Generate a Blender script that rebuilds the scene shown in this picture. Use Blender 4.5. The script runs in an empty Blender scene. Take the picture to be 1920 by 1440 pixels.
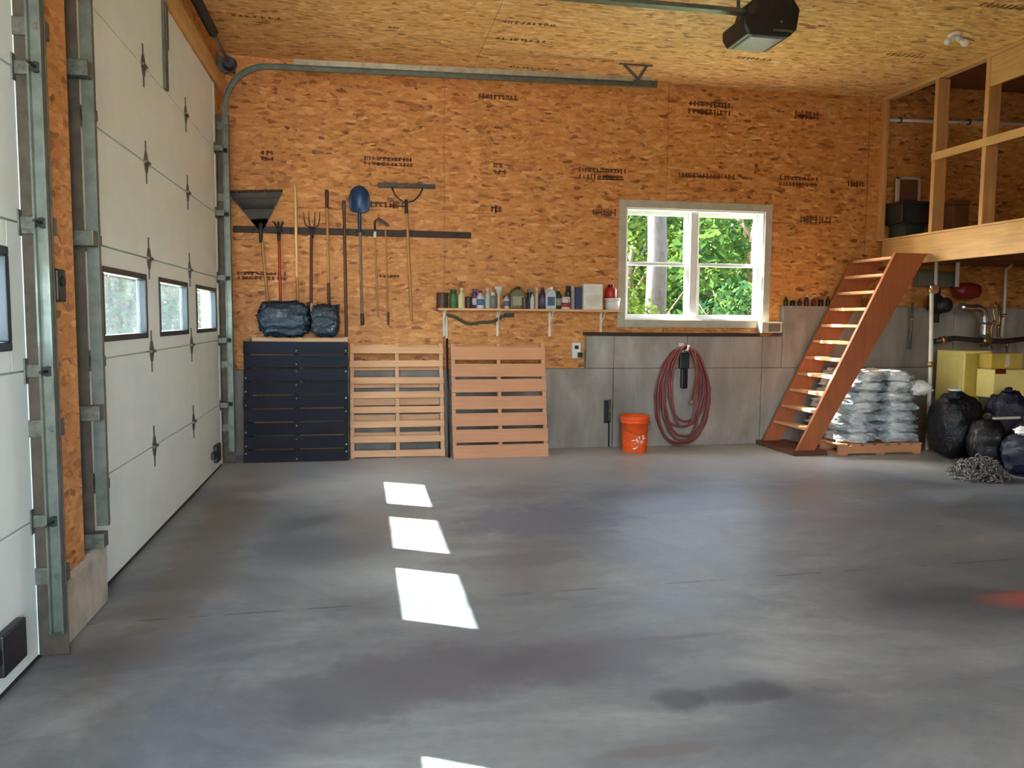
import bpy, bmesh, math, random
from mathutils import Vector, Matrix, noise, Euler
random.seed(7)
PI = math.pi
SC = bpy.context.scene
COL = SC.collection

# ---------------------------------------------------------------- camera
F_PX, YAW, PITCH, ROLL, CAM_H = 1489.8, .1873, .0819, .0077, 1.4
_cy, _sy, _cp, _sp = math.cos(YAW), math.sin(YAW), math.cos(PITCH), math.sin(PITCH)
FW = Vector((_sy*_cp, _cy*_cp, -_sp)); _rt = Vector((_cy, -_sy, 0)); _up = _rt.cross(FW)
RT = _rt*math.cos(ROLL)+_up*math.sin(ROLL); UP = _up*math.cos(ROLL)-_rt*math.sin(ROLL)
CAM = Vector((0, 0, CAM_H))
cam = bpy.data.cameras.new('camera'); cam.sensor_width = 36; cam.lens = 36*F_PX/1920
cam.clip_start = .05; cam.clip_end = 400
co = bpy.data.objects.new('camera', cam); COL.objects.link(co)
M = Matrix((RT, UP, -FW)).transposed().to_4x4(); M.translation = CAM
co.matrix_world = M
SC.camera = co

# ---------------------------------------------------------------- light
SC.view_settings.view_transform = 'Standard'; SC.view_settings.look = 'None'
SC.view_settings.gamma = 1; SC.view_settings.use_curve_mapping = False
SC.view_settings.exposure = 3.82
SUN_TRAVEL = Vector((1.14, -.61, -1.0)).normalized()
w = bpy.data.worlds.new('world'); SC.world = w; w.use_nodes = True
nt = w.node_tree; nt.nodes.clear()
sky = nt.nodes.new('ShaderNodeTexSky'); sky.sky_type = 'NISHITA'; sky.sun_disc = False
sky.sun_elevation = math.radians(37.7); sky.sun_rotation = math.atan2(-SUN_TRAVEL.x, -SUN_TRAVEL.y)
sky.air_density = 1.0; sky.dust_density = 2.0
bg = nt.nodes.new('ShaderNodeBackground'); bg.inputs[1].default_value = .34
ow = nt.nodes.new('ShaderNodeOutputWorld')
_hs = nt.nodes.new('ShaderNodeHueSaturation'); _hs.inputs['Saturation'].default_value = .8
nt.links.new(sky.outputs[0], _hs.inputs['Color']); nt.links.new(_hs.outputs[0], bg.inputs[0]); nt.links.new(bg.outputs[0], ow.inputs[0])
sl = bpy.data.lights.new('sun', 'SUN'); sl.energy = 5.0; sl.angle = .0093; sl.color = (1, .95, .88)
so = bpy.data.objects.new('sun', sl); COL.objects.link(so)
so.rotation_euler = SUN_TRAVEL.to_track_quat('-Z', 'Y').to_euler()
so.location = (-20, 12, 20)

def portal(name, loc, target, sx, sy):
    l = bpy.data.lights.new(name, 'AREA'); l.shape = 'RECTANGLE'; l.size = sx; l.size_y = sy
    l.cycles.is_portal = True
    o = bpy.data.objects.new(name, l); COL.objects.link(o); o.location = loc
    o.rotation_euler = (Vector(target)-Vector(loc)).to_track_quat('-Z', 'Y').to_euler()
portal('sky_portal', (.3, -2.15, 1.75), (.3, 5, 1.75), 2.6, 3.5)
portal('sky_portal', (3.65, 8.75, 2.0), (3.65, 0, 2.0), 1.75, 1.35)
SC.cycles.diffuse_bounces = 4; SC.cycles.glossy_bounces = 3; SC.cycles.max_bounces = 7; SC.cycles.transparent_max_bounces = 12
SC.cycles.sample_clamp_indirect = 6
SC.cycles.use_adaptive_sampling = True; SC.cycles.adaptive_threshold = .04

# ---------------------------------------------------------------- helpers
WM = {}
def tag(o, label=None, cat=None, group=None, kind=None):
    if label: o['label'] = label
    if cat: o['category'] = cat
    if group: o['group'] = group
    if kind: o['kind'] = kind
    return o

def thing(name, label, cat, loc=(0, 0, 0), group=None, kind=None):
    o = bpy.data.objects.new(name, None); COL.objects.link(o); o.location = loc
    o.empty_display_size = .1
    WM[o] = Matrix.Translation(loc)
    return tag(o, label, cat, group, kind)

def at(px, py, Y=None, X=None, Z=None):
    """world point on a plane Y=, X= or Z= through a point of the photograph"""
    d = FW + RT*((px-960)/F_PX) - UP*((py-720)/F_PX)
    if Y is not None: return CAM + d*(Y/d.y)
    if X is not None: return CAM + d*(X/d.x)
    return CAM + d*((Z-CAM_H)/d.z)

class MB:
    def __init__(s): s.bm = bmesh.new()
    def _add(s, verts, faces, mi=0, smooth=False):
        vs = [s.bm.verts.new(v) for v in verts]
        for f in faces:
            try:
                fc = s.bm.faces.new([vs[i] for i in f]); fc.material_index = mi; fc.smooth = smooth
            except ValueError: pass
        return vs
    def box(s, a, b, mi=0, rot=None, piv=None):
        x0, x1 = sorted((a[0], b[0])); y0, y1 = sorted((a[1], b[1])); z0, z1 = sorted((a[2], b[2]))
        v = [Vector(p) for p in ((x0,y0,z0),(x1,y0,z0),(x1,y1,z0),(x0,y1,z0),(x0,y0,z1),(x1,y0,z1),(x1,y1,z1),(x0,y1,z1))]
        if rot is not None:
            pv = Vector(piv) if piv is not None else Vector(((x0+x1)/2, (y0+y1)/2, (z0+z1)/2))
            v = [rot @ (p-pv) + pv for p in v]
        s._add(v, [(0,3,2,1),(4,5,6,7),(0,1,5,4),(1,2,6,5),(2,3,7,6),(3,0,4,7)], mi)
        return s
    def beam(s, p0, p1, w, h, up=(0, 0, 1), mi=0):
        """rectangular bar from p0 to p1; w across, h along up"""
        p0 = Vector(p0); p1 = Vector(p1); d = (p1-p0).normalized(); u = Vector(up)
        r = d.cross(u)
        if r.length < 1e-4: r = d.cross(Vector((1, 0, 0)))
        r.normalize(); u = r.cross(d).normalized()
        v = []
        for p in (p0, p1):
            for a, b in ((-1,-1),(1,-1),(1,1),(-1,1)): v.append(p + r*(a*w/2) + u*(b*h/2))
        s._add(v, [(3,2,1,0),(4,5,6,7),(0,1,5,4),(1,2,6,5),(2,3,7,6),(3,0,4,7)], mi)
        return s
    def tube(s, pts, r, seg=8, mi=0, closed=False):
        pts = [Vector(p) for p in pts]; n = len(pts); rings = []
        rr = r if isinstance(r, (list, tuple)) else [r]*n
        prev = None
        for i, p in enumerate(pts):
            if closed: d = pts[(i+1) % n]-pts[i-1]
            else: d = pts[min(i+1, n-1)]-pts[max(i-1, 0)]
            d = d.normalized() if d.length > 1e-9 else Vector((0, 0, 1))
            if prev is None:
                a = d.cross(Vector((0, 0, 1)))
                if a.length < .05: a = d.cross(Vector((1, 0, 0)))
            else:
                a = prev - d*prev.dot(d)
                if a.length < 1e-6: a = d.cross(Vector((1, 0, 0)))
            a.normalize(); prev = a; b = d.cross(a)
            rings.append([s.bm.verts.new(p + (a*math.cos(2*PI*k/seg)+b*math.sin(2*PI*k/seg))*rr[i]) for k in range(seg)])
        m = n if closed else n-1
        for i in range(m):
            A, B = rings[i], rings[(i+1) % n]
            for k in range(seg):
                f = s.bm.faces.new((A[k], A[(k+1) % seg], B[(k+1) % seg], B[k])); f.smooth = True; f.material_index = mi
        if not closed:
            f = s.bm.faces.new(rings[0][::-1]); f.material_index = mi
            f = s.bm.faces.new(rings[-1]); f.material_index = mi
        return s
    def lathe(s, prof, c=(0, 0, 0), seg=20, mi=0, axis=None):
        """profile [(r,z)] turned about z through c"""
        R = Vector((0, 0, 1)).rotation_difference(Vector(axis)).to_matrix() if axis is not None else Matrix.Identity(3)
        c = Vector(c); rings = []
        for r, z in prof:
            rings.append([s.bm.verts.new(c + R @ Vector((max(r, 1e-4)*math.cos(2*PI*k/seg), max(r, 1e-4)*math.sin(2*PI*k/seg), z))) for k in range(seg)])
        for A, B in zip(rings, rings[1:]):
            for k in range(seg):
                f = s.bm.faces.new((A[k], A[(k+1) % seg], B[(k+1) % seg], B[k])); f.smooth = True; f.material_index = mi
        f = s.bm.faces.new(rings[0][::-1]); f.material_index = mi
        f = s.bm.faces.new(rings[-1]); f.material_index = mi
        return s
    def prism(s, poly, ax, d0, d1, mi=0):
        """2D polygon extruded along axis ax from d0 to d1"""
        def P(a, b, d): return {'x': (d, a, b), 'y': (a, d, b), 'z': (a, b, d)}[ax]
        n = len(poly)
        v = [P(a, b, d0) for a, b in poly]+[P(a, b, d1) for a, b in poly]
        f = [tuple(range(n))[::-1], tuple(range(n, 2*n))]+[(i, (i+1) % n, n+(i+1) % n, n+i) for i in range(n)]
        s._add([Vector(q) for q in v], f, mi)
        return s
    def pillow(s, c, size, rot=None, nu=28, nv=16, p=.45, amp=.06, seed=0., fr=2.2, mi=0, rip=0.):
        """a stuffed sack: a superellipsoid with creases"""
        c = Vector(c); R = rot if rot is not None else Matrix.Identity(3)
        sg = lambda t, e: math.copysign(abs(t)**e, t)
        rows = []
        for j in range(nv+1):
            ph = -PI/2+PI*j/nv; row = []
            for i in range(nu):
                th = 2*PI*i/nu
                q = Vector((sg(math.cos(ph), p*1.3)*sg(math.cos(th), p), sg(math.cos(ph), p*1.3)*sg(math.sin(th), p), sg(math.sin(ph), .9)))
                n = noise.noise(q*fr+Vector((seed*7.3, seed*3.1, seed)))
                n2 = noise.noise(q*fr*3.1+Vector((seed*2.3, seed*5.1, -seed)))
                k = 1+amp*n*1.3+amp*.6*n2 + rip*math.sin(th*23+n*6)*.5*abs(math.sin(ph*1.0))
                row.append(s.bm.verts.new(c + R @ Vector((q.x*k*size[0]/2, q.y*k*size[1]/2, q.z*k*size[2]/2))))
            rows.append(row)
        for A, B in zip(rows, rows[1:]):
            for i in range(nu):
                f = s.bm.faces.new((A[i], A[(i+1) % nu], B[(i+1) % nu], B[i])); f.smooth = True; f.material_index = mi
        return s
    def build(s, name, mats, parent=None, bevel=0., loc=None, label=None, bseg=2, weld=False):
        if weld: bmesh.ops.remove_doubles(s.bm, verts=s.bm.verts, dist=1e-4)
        bmesh.ops.recalc_face_normals(s.bm, faces=s.bm.faces)
        if parent is not None:
            s.bm.transform(WM[parent].inverted()); wmx = WM[parent].copy()
        elif loc is not None:
            s.bm.transform(Matrix.Translation(loc).inverted()); wmx = Matrix.Translation(loc)
        else: wmx = Matrix.Identity(4)
        me = bpy.data.meshes.new(name); s.bm.to_mesh(me); s.bm.free()
        for m in (mats if isinstance(mats, (list, tuple)) else [mats]): me.materials.append(m)
        o = bpy.data.objects.new(name, me); COL.objects.link(o)
        WM[o] = wmx
        if parent is not None: o.parent = parent
        elif loc is not None: o.location = loc
        if bevel:
            b = o.modifiers.new('bevel', 'BEVEL'); b.width = bevel; b.segments = bseg; b.limit_method = 'ANGLE'
        if label: o['label'] = label
        return o

def copy_tree(o, parent=None):
    kids = list(o.children)
    c = o.copy(); COL.objects.link(c)
    if parent is not None: c.parent = parent
    for ch in kids: copy_tree(ch, c)
    return c

# ---------------------------------------------------------------- materials
def L(r, g, b):
    f = lambda v: (v/255/12.92) if v/255 <= .04045 else ((v/255+.055)/1.055)**2.4
    return (f(r), f(g), f(b), 1)

class NT:
    def __init__(s, name):
        s.m = bpy.data.materials.new(name); s.m.use_nodes = True; s.t = s.m.node_tree
        s.b = s.t.nodes['Principled BSDF']; s.out = s.t.nodes['Material Output']
        s.tc = s.n('ShaderNodeTexCoord')
        s.co = s.tc.outputs['Object']
    def n(s, t, **k):
        nd = s.t.nodes.new(t)
        for a, v in k.items(): setattr(nd, a, v)
        return nd
    def lk(s, a, b): s.t.links.new(a, b)
    def put(s, sock, v):
        if isinstance(v, bpy.types.NodeSocket): s.lk(v, sock)
        else: sock.default_value = v
    def map(s, scale=(1, 1, 1), loc=(0, 0, 0), rot=(0, 0, 0), src=None):
        m = s.n('ShaderNodeMapping'); s.lk(src or s.co, m.inputs[0])
        m.inputs['Scale'].default_value = scale; m.inputs['Location'].default_value = loc; m.inputs['Rotation'].default_value = rot
        return m.outputs[0]
    def noise(s, vec, scale=5, detail=3, rough=.5, dist=0, out='Fac'):
        q = s.n('ShaderNodeTexNoise'); s.lk(vec, q.inputs['Vector'])
        q.inputs['Scale'].default_value = scale; q.inputs['Detail'].default_value = detail
        q.inputs['Roughness'].default_value = rough; q.inputs['Distortion'].default_value = dist
        return q.outputs[out]
    def vor(s, vec, scale=5, feat='F1', out='Color'):
        q = s.n('ShaderNodeTexVoronoi'); s.lk(vec, q.inputs['Vector']); q.inputs['Scale'].default_value = scale; q.feature = feat
        return q.outputs[out]
    def ramp(s, fac, stops, interp='LINEAR'):
        r = s.n('ShaderNodeValToRGB'); s.lk(fac, r.inputs[0]); e = r.color_ramp.elements; r.color_ramp.interpolation = interp
        while len(e) < len(stops): e.new(.5)
        for el, (p, c) in zip(e, stops):
            el.position = p; el.color = c if not isinstance(c, (int, float)) else (c, c, c, 1)
        return r.outputs[0]
    def mix(s, fac, a, b, mode='MIX'):
        q = s.n('ShaderNodeMix', data_type='RGBA', blend_type=mode)
        s.put(q.inputs[0], fac); s.put(q.inputs[6], a); s.put(q.inputs[7], b)
        return q.outputs[2]
    def math(s, op, a, b=0., c=0.):
        q = s.n('ShaderNodeMath', operation=op); s.put(q.inputs[0], a); s.put(q.inputs[1], b); s.put(q.inputs[2], c)
        return q.outputs[0]
    def sep(s, v):
        q = s.n('ShaderNodeSeparateXYZ'); s.lk(v, q.inputs[0]); return q.outputs
    def bump(s, h, strength=.2, dist=.01):
        q = s.n('ShaderNodeBump'); s.lk(h, q.inputs['Height']); q.inputs['Strength'].default_value = strength; q.inputs['Distance'].default_value = dist
        s.lk(q.outputs[0], s.b.inputs['Normal'])
    def fin(s, col, rough=.6, metal=0.):
        s.put(s.b.inputs['Base Color'], col); s.put(s.b.inputs['Roughness'], rough); s.b.inputs['Metallic'].default_value = metal
        return s.m

def plain(name, c, rough=.5, metal=0., var=.12, scale=9., bump=0., stretch=(1, 1, 1)):
    t = NT(name); c = tuple(c)
    v = t.map(stretch)
    f = t.noise(v, scale, 4, .6)
    lo = tuple(max(0, x*(1-var*1.6)) for x in c[:3])+(1,); hi = tuple(min(1, x*(1+var*1.6)) for x in c[:3])+(1,)
    col = t.ramp(f, [(.25, lo), (.75, hi)])
    if bump: t.bump(f, bump, .004)
    return t.fin(col, rough, metal)

def wood(name, c, along='z', rough=.6, var=.25, scale=1.):
    t = NT(name)
    st = {'x': (1.2, 26, 26), 'y': (26, 1.2, 26), 'z': (26, 26, 1.2)}[along]
    v = t.map(tuple(x*scale for x in st))
    f = t.noise(v, 1.5, 5, .6, .8)
    g = t.noise(t.map((2.3, 2.3, 2.3)), 1.3, 2)
    lo = tuple(x*(1-var) for x in c[:3])+(1,); hi = tuple(min(1, x*(1+var)) for x in c[:3])+(1,)
    col = t.ramp(f, [(.3, lo), (.7, hi)])
    col = t.mix(.35, col, t.ramp(g, [(.3, lo), (.7, hi)]))
    t.bump(f, .12, .002)
    return t.fin(col, rough)

def osb(name, stretch_long, tint=(1, 1, 1), soft=0.):
    """oriented strand board; stretch_long = axis of the main strands"""
    t = NT(name)
    base = {'x': ((11, 4, 36), 'y'), 'y': ((36, 11, 4), 'x'), 'xy': ((11, 36, 4), 'z'), 'yz': ((4, 11, 36), 'x')}[stretch_long]
    sc, nrm = base
    wob = t.n('ShaderNodeMix', data_type='VECTOR')
    wob.inputs[0].default_value = .035
    t.lk(t.co, wob.inputs[4]); t.lk(t.noise(t.co, 6, 2, .5, 0, 'Color'), wob.inputs[5])
    co = wob.outputs[1]
    v1 = t.sep(t.vor(t.map(sc, src=co), 1.0))[0]
    ax = {'x': 0, 'y': 1, 'z': 2}[nrm]
    r = [0, 0, 0]; r[ax] = .7
    v2 = t.sep(t.vor(t.map(sc, (3, 5, 7), tuple(r), src=co), 1.25))[0]
    r[ax] = -.55
    v3 = t.sep(t.vor(t.map(sc, (13, 5, 1), tuple(r), src=co), .9))[0]
    pick = t.ramp(t.noise(t.co, 9, 2), [(.42, 0.), (.58, 1.)])
    pick2 = t.ramp(t.noise(t.map((1, 1, 1), (4, 4, 4)), 7, 2), [(.42, 0.), (.58, 1.)])
    h = t.mix(pick, v1, v2); h = t.mix(pick2, h, v3)
    T = lambda a, b, c: (min(1, a*tint[0]), min(1, b*tint[1]), min(1, c*tint[2]), 1)
    col = t.ramp(h, [(.0, T(.20, .066, .013)), (.10, T(.42, .150, .032)), (.30, T(.60, .240, .056)), (.62, T(.68, .290, .073)), (.85, T(.75, .350, .105)), (1., T(.82, .43, .16))])
    fine = t.noise(t.map(tuple(x*2.5 for x in sc)), 1.6, 4, .65)
    col = t.mix(.55, col, t.ramp(fine, [(.25, .45+soft*.35), (.6, 1.)]), 'MULTIPLY')
    dark = t.ramp(t.noise(t.map(tuple(x*.9 for x in sc), (9, 2, 4)), 1.0, 3, .7), [(.62, 0.), (.72, 1.)])
    col = t.mix(t.math('MULTIPLY', dark, .5-soft*.25), col, T(.15, .047, .009))
    big = t.noise(t.co, .55, 2)
    col = t.mix(.5, col, t.ramp(big, [(.3, .82), (.7, 1.)]), 'MULTIPLY')
    return t.fin(col, .58)

M_OSB_WALL = osb('osb_wall', 'x')
M_OSB_SIDE = osb('osb_side', 'yz')
M_OSB_CEIL = osb('osb_ceiling', 'xy', (1.28, 1.75, 2.3), 1.)

def concrete_floor():
    t = NT('concrete_floor'); co = t.co
    a = t.noise(t.map((.8, 1.25, 1)), .85, 6, .66, .7)
    b = t.noise(t.map((.55, 1.7, 1), (8.3, 6.1, 0)), 1.0, 4, .65, .9)
    c = t.noise(co, 14, 4, .7)
    col = t.ramp(a, [(.30, (.062, .076, .089, 1)), (.43, (.122, .144, .158, 1)), (.54, (.178, .203, .208, 1)), (.68, (.285, .314, .310, 1))])
    dk = t.ramp(b, [(.52, 0.), (.70, 1.)])
    col = t.mix(t.math('MULTIPLY', dk, .55), col, (.115, .12, .14, 1))
    col = t.mix(.5, col, t.ramp(c, [(.2, .70), (.7, 1.1)]), 'MULTIPLY')
    warm = t.ramp(t.noise(t.map((.5, .8, 1), (7, 2, 0)), .8, 3), [(.50, 0.), (.68, 1.)])
    col = t.mix(t.math('MULTIPLY', warm, .22), col, (.27, .225, .16, 1))
    X, Y, Z = t.sep(co)
    ragged = t.math('SUBTRACT', t.noise(co, 4.2, 5, .68), .5)
    def spot(x, y, rx, ry, c, k, ang=0., rag=.9):
        dx = t.math('SUBTRACT', X, x); dy = t.math('SUBTRACT', Y, y)
        ca, sa = math.cos(ang), math.sin(ang)
        u = t.math('DIVIDE', t.math('ADD', t.math('MULTIPLY', dx, ca), t.math('MULTIPLY', dy, sa)), rx)
        v = t.math('DIVIDE', t.math('SUBTRACT', t.math('MULTIPLY', dy, ca), t.math('MULTIPLY', dx, sa)), ry)
        d = t.math('SQRT', t.math('ADD', t.math('MULTIPLY', u, u), t.math('MULTIPLY', v, v)))
        d = t.math('ADD', d, t.math('MULTIPLY', ragged, rag*1.9))
        m = t.ramp(d, [(.55, 1.), (1.0, 0.)])
        return t.mix(t.math('MULTIPLY', m, k), nonlocal_col[0], c)
    nonlocal_col = [col]
    oil = (.045, .050, .065, 1)
    for args in ((1.15, 2.66, .11, .10, oil, .75), (1.42, 2.68, .22, .10, oil, .75, .1), (1.33, 3.22, .30, .035, (.09, .085, .08, 1), .6, .03),
                 (.95, 2.35, .20, .05, (.10, .09, .075, 1), .55), (1.25, 5.35, .85, .55, (.075, .082, .115, 1), .75, .1), (.15, 3.0, .8, .32, (.08, .086, .10, 1), .65, .2), (.9, 3.05, .5, .22, (.085, .09, .11, 1), .6, .1), (.9, 4.45, .6, .18, (.085, .09, .10, 1), .6, 0.), (-.92, 5.6, .26, 3.0, (.13, .095, .06, 1), .5),  # last ellipse: shade along the door foot, painted as a brown strip
                 (-.25, 4.9, .6, .3, (.09, .10, .115, 1), .6), (1.1, 6.3, .5, .3, (.085, .09, .115, 1), .6),
                 (.8, 4.75, .9, .10, (.10, .10, .105, 1), .5, -.05), (3.9, 5.9, 1.1, .35, (.17, .14, .10, 1), .45, .1), (3.9, 5.0, .8, .3, (.17, .14, .11, 1), .4),
                 (.6, 3.0, .7, .12, (.11, .115, .13, 1), .5, .1)):
        nonlocal_col[0] = spot(*args)
    nonlocal_col[0] = spot(3.47, 3.38, .50, .15, (.40, .11, .10, 1), .8, .0, .25)
    col = nonlocal_col[0]
    dust_light = t.ramp(t.math('MULTIPLY_ADD', t.math('ADD', Y, t.math('MULTIPLY', t.math('SUBTRACT', t.noise(co, 1.1, 4, .6), .5), 1.4)), .5, -3.05), [(0., 0.), (.75, 1.)])  # paler band towards the back wall: reflected light painted into the floor colour
    col = t.mix(t.math('MULTIPLY', dust_light, .8), col, (.50, .52, .49, 1))
    # control joint scored across the slab, and one speck by itself
    ln = t.math('ABSOLUTE', t.math('SUBTRACT', t.math('SUBTRACT', Y, 3.85), t.math('MULTIPLY', X, .035)))
    ln = t.ramp(ln, [(.004, 1.), (.012, 0.)])
    br = t.ramp(t.noise(t.map((1, .01, 1)), 5, 2), [(.47, 0.), (.56, 1.)])
    col = t.mix(t.math('MULTIPLY', t.math('MULTIPLY', ln, br), .8), col, (.04, .04, .045, 1))
    rg = t.ramp(a, [(.3, .36), (.7, .56)])
    return t.fin(col, rg)
M_FLOOR = concrete_floor()

def concrete_wall():
    t = NT('concrete_wall'); co = t.co
    a = t.noise(t.map((1.2, 1, .5)), 1.6, 5, .6, .5)
    st = t.noise(t.map((9, 9, .8)), 1.0, 4, .65)
    col = t.ramp(a, [(.3, L(118, 112, 104)), (.55, L(154, 148, 139)), (.75, L(182, 177, 170))])
    col = t.mix(.45, col, t.ramp(st, [(.3, .66), (.65, 1.05)]), 'MULTIPLY')
    rust = t.ramp(t.noise(t.map((2.2, 1, .9), (5, 0, 2)), 1.1, 4), [(.55, 0.), (.72, 1.)])
    col = t.mix(t.math('MULTIPLY', rust, .4), col, L(104, 84, 62))
    t.bump(t.noise(co, 22, 5, .65), .2, .006)
    return t.fin(col, .8)
M_CONC = concrete_wall()
M_CONC_OLD = plain('concrete_old', L(172, 166, 150), .85, 0, .22, 6, .3)
M_DOOR = plain('door_enamel', L(228, 240, 234), .45, 0, .03, 3)
M_DOORSEAM = plain('door_seal', L(40, 36, 32), .7)
M_HINGE = plain('hinge_steel', L(96, 98, 88), .45, .55, .3, 30)
M_GALV = plain('galvanised_steel', L(104, 111, 102), .4, .6, .22, 12)
M_GALVDK = plain('dull_galvanised_steel', L(96, 98, 90), .5, .5, .25, 14)
M_GALVLT = plain('bright_galvanised_steel', L(178, 176, 162), .34, .7, .25, 9)
M_ANGLE = plain('old_angle_steel', L(72, 64, 52), .55, .3, .25, 14)
M_BLACK = plain('black_plastic', L(24, 25, 27), .4, 0, .3, 20)
M_BLACKRUB = plain('black_rubber', L(18, 20, 22), .6, 0, .2, 20)
M_FRAMEBLK = plain('window_frame_black', L(22, 34, 36), .45)
M_WHITE = plain('white_paint', L(226, 226, 218), .45, 0, .05, 8)
M_VINYL = plain('white_vinyl', L(232, 234, 230), .35, 0, .03, 5)
M_TRIM = plain('painted_trim', L(178, 172, 156), .55, 0, .09, 12, .1)
M_DKWOOD = wood('dark_wood', L(46, 28, 16), 'x')
M_DKWOODZ = wood('dark_wood_upright', L(96, 56, 30), 'z')
M_PINEX = wood('pine_along_x', L(196, 150, 96), 'x', var=.22)
M_PINEY = wood('pine_along_y', L(200, 156, 92), 'y', var=.22)
M_PINEZ = wood('pine_along_z', L(196, 146, 86), 'z', var=.22)
M_PALX = wood('pallet_boards', L(214, 164, 116), 'x', var=.2)
M_PALZ = wood('pallet_runners', L(212, 164, 122), 'z', var=.2)
M_PALREDX = wood('pallet_boards_ruddy', L(200, 142, 100), 'x', var=.16)
M_PALREDZ = wood('pallet_runners_ruddy', L(206, 152, 108), 'z', var=.16)
M_NAVYX = wood('pallet_navy_boards', L(17, 20, 30), 'x', var=.45, rough=.85)
M_NAVYZ = wood('pallet_navy_runners', L(28, 25, 28), 'z', var=.3, rough=.85)
M_STAIR = wood('stair_timber', L(166, 95, 56), 'z', var=.2)
M_TREAD = wood('stair_treads', L(206, 150, 100), 'y', var=.2)
M_JOIST = wood('joist_timber', L(120, 74, 46), 'x', var=.25)
M_HANDLE = wood('tool_handle_wood', L(176, 128, 76), 'z', var=.2, rough=.45)
M_HANDLEDK = wood('tool_handle_dark', L(88, 60, 38), 'z', var=.25, rough=.5)
M_HANDLEPALE = wood('tool_handle_pale', L(226, 184, 120), 'z', var=.12, rough=.45)
M_HANDLERED = plain('tool_handle_red', L(160, 44, 22), .4, 0, .15)
M_HANDLEMAROON = plain('tool_handle_maroon', L(76, 20, 22), .4, 0, .15)
M_TOOLSTEEL = plain('tool_steel', L(70, 68, 62), .45, .6, .3, 25)
M_BLUESTEEL = plain('blue_steel', L(38, 66, 104), .38, .35, .3, 14)
M_RAKEPLAST = plain('dark_green_plastic', L(52, 54, 44), .5, 0, .2)
M_ORANGE = plain('orange_plastic', L(246, 92, 32), .38, 0, .04)
M_RED = plain('red_plastic', L(168, 30, 28), .4)
M_HOSE = plain('red_rubber_hose', L(128, 60, 56), .5, 0, .2, 6)
M_BOILER = plain('yellow_enamel', L(240, 222, 136), .4, 0, .06, 4)
M_BOILERDK = plain('mustard_enamel', L(196, 170, 74), .45, 0, .08, 5)
M_REDLABEL = plain('dark_red_label', L(112, 18, 14), .5)
M_PVC = plain('white_pipe', L(206, 202, 186), .4, 0, .06)
M_CHROME = plain('bright_duct', L(206, 206, 200), .22, .95, .1, 10)
M_BRASS = plain('brass', L(176, 142, 80), .35, .85, .15)
M_PANEL = plain('grey_panel', L(110, 108, 96), .5, .2, .1)
M_CHAIN = plain('chain_steel', L(124, 122, 116), .36, .75, .3, 16)
M_INK = plain('black_ink', L(108, 60, 27), .7, 0, .3, 25)
M_INKC = plain('black_ink_ceiling', L(124, 84, 40), .7, 0, .25, 25)
M_SOCKET = plain('porcelain', L(222, 218, 204), .3)
M_GRAVEL = plain('gravel', L(206, 198, 182), .9, 0, .2, 3)
M_GRASS = plain('meadow', L(96, 122, 58), .9, 0, .3, 2)
M_CLOTH = plain('white_cloth', L(236, 234, 228), .8, 0, .08)
M_ROOF = plain('roofing', L(70, 66, 60), .8)

def glass(name, haze=0., tint=(1, 1, 1, 1)):
    t = NT(name); t.t.nodes.remove(t.b)
    tr = t.n('ShaderNodeBsdfTransparent'); tr.inputs[0].default_value = tint
    gl = t.n('ShaderNodeBsdfGlossy'); gl.inputs['Roughness'].default_value = .03
    lw = t.n('ShaderNodeLayerWeight'); lw.inputs[0].default_value = .5
    fr = t.math('ADD', t.math('MULTIPLY', t.math('POWER', lw.outputs['Facing'], 5.), .5), .03)
    mx = t.n('ShaderNodeMixShader'); t.lk(fr, mx.inputs[0]); t.lk(tr.outputs[0], mx.inputs[1]); t.lk(gl.outputs[0], mx.inputs[2])
    last = mx.outputs[0]
    if haze:
        tl = t.n('ShaderNodeBsdfTranslucent'); tl.inputs[0].default_value = (.80, .92, .96, 1)
        m2 = t.n('ShaderNodeMixShader')
        dust_light = t.math('MULTIPLY', t.ramp(t.noise(t.co, 7, 5, .65), [(.3, .5), (.7, 1.3)]), haze)
        t.lk(dust_light, m2.inputs[0]); t.lk(last, m2.inputs[1]); t.lk(tl.outputs[0], m2.inputs[2]); last = m2.outputs[0]
    t.lk(last, t.out.inputs[0])
    return t.m
M_GLASS = glass('window_glass')
M_DUSTY = glass('dusty_acrylic', .009, (.90, .97, 1, 1))

def plastic_bag(name, c, rough, crease=1.0, scale=14, cr2=None):
    t = NT(name)
    f = t.noise(t.co, scale, 5, .7, 1.4)
    g = t.vor(t.co, scale*.8, 'F1', 'Distance')
    h = t.math('ADD', f, t.math('MULTIPLY', g, .6))
    t.bump(h, crease, .03)
    col = c if cr2 is None else t.ramp(t.noise(t.map((1, 1, 1), (2, 2, 2)), 5, 3, .6), [(.46, c), (.56, cr2)])
    return t.fin(col, rough)
M_BLKBAG = plastic_bag('glossy_black_film', L(32, 46, 58), .15, .7, 9)
M_TRASHBAG = plastic_bag('black_bag_film', L(16, 17, 18), .34, .7, 8)
M_NAVYBAG = plastic_bag('navy_bag_film', L(16, 22, 44), .26, .9, 9)
M_SACK = plastic_bag('white_sack_film', L(242, 242, 238), .32, .8, 11, L(168, 178, 180))

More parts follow.
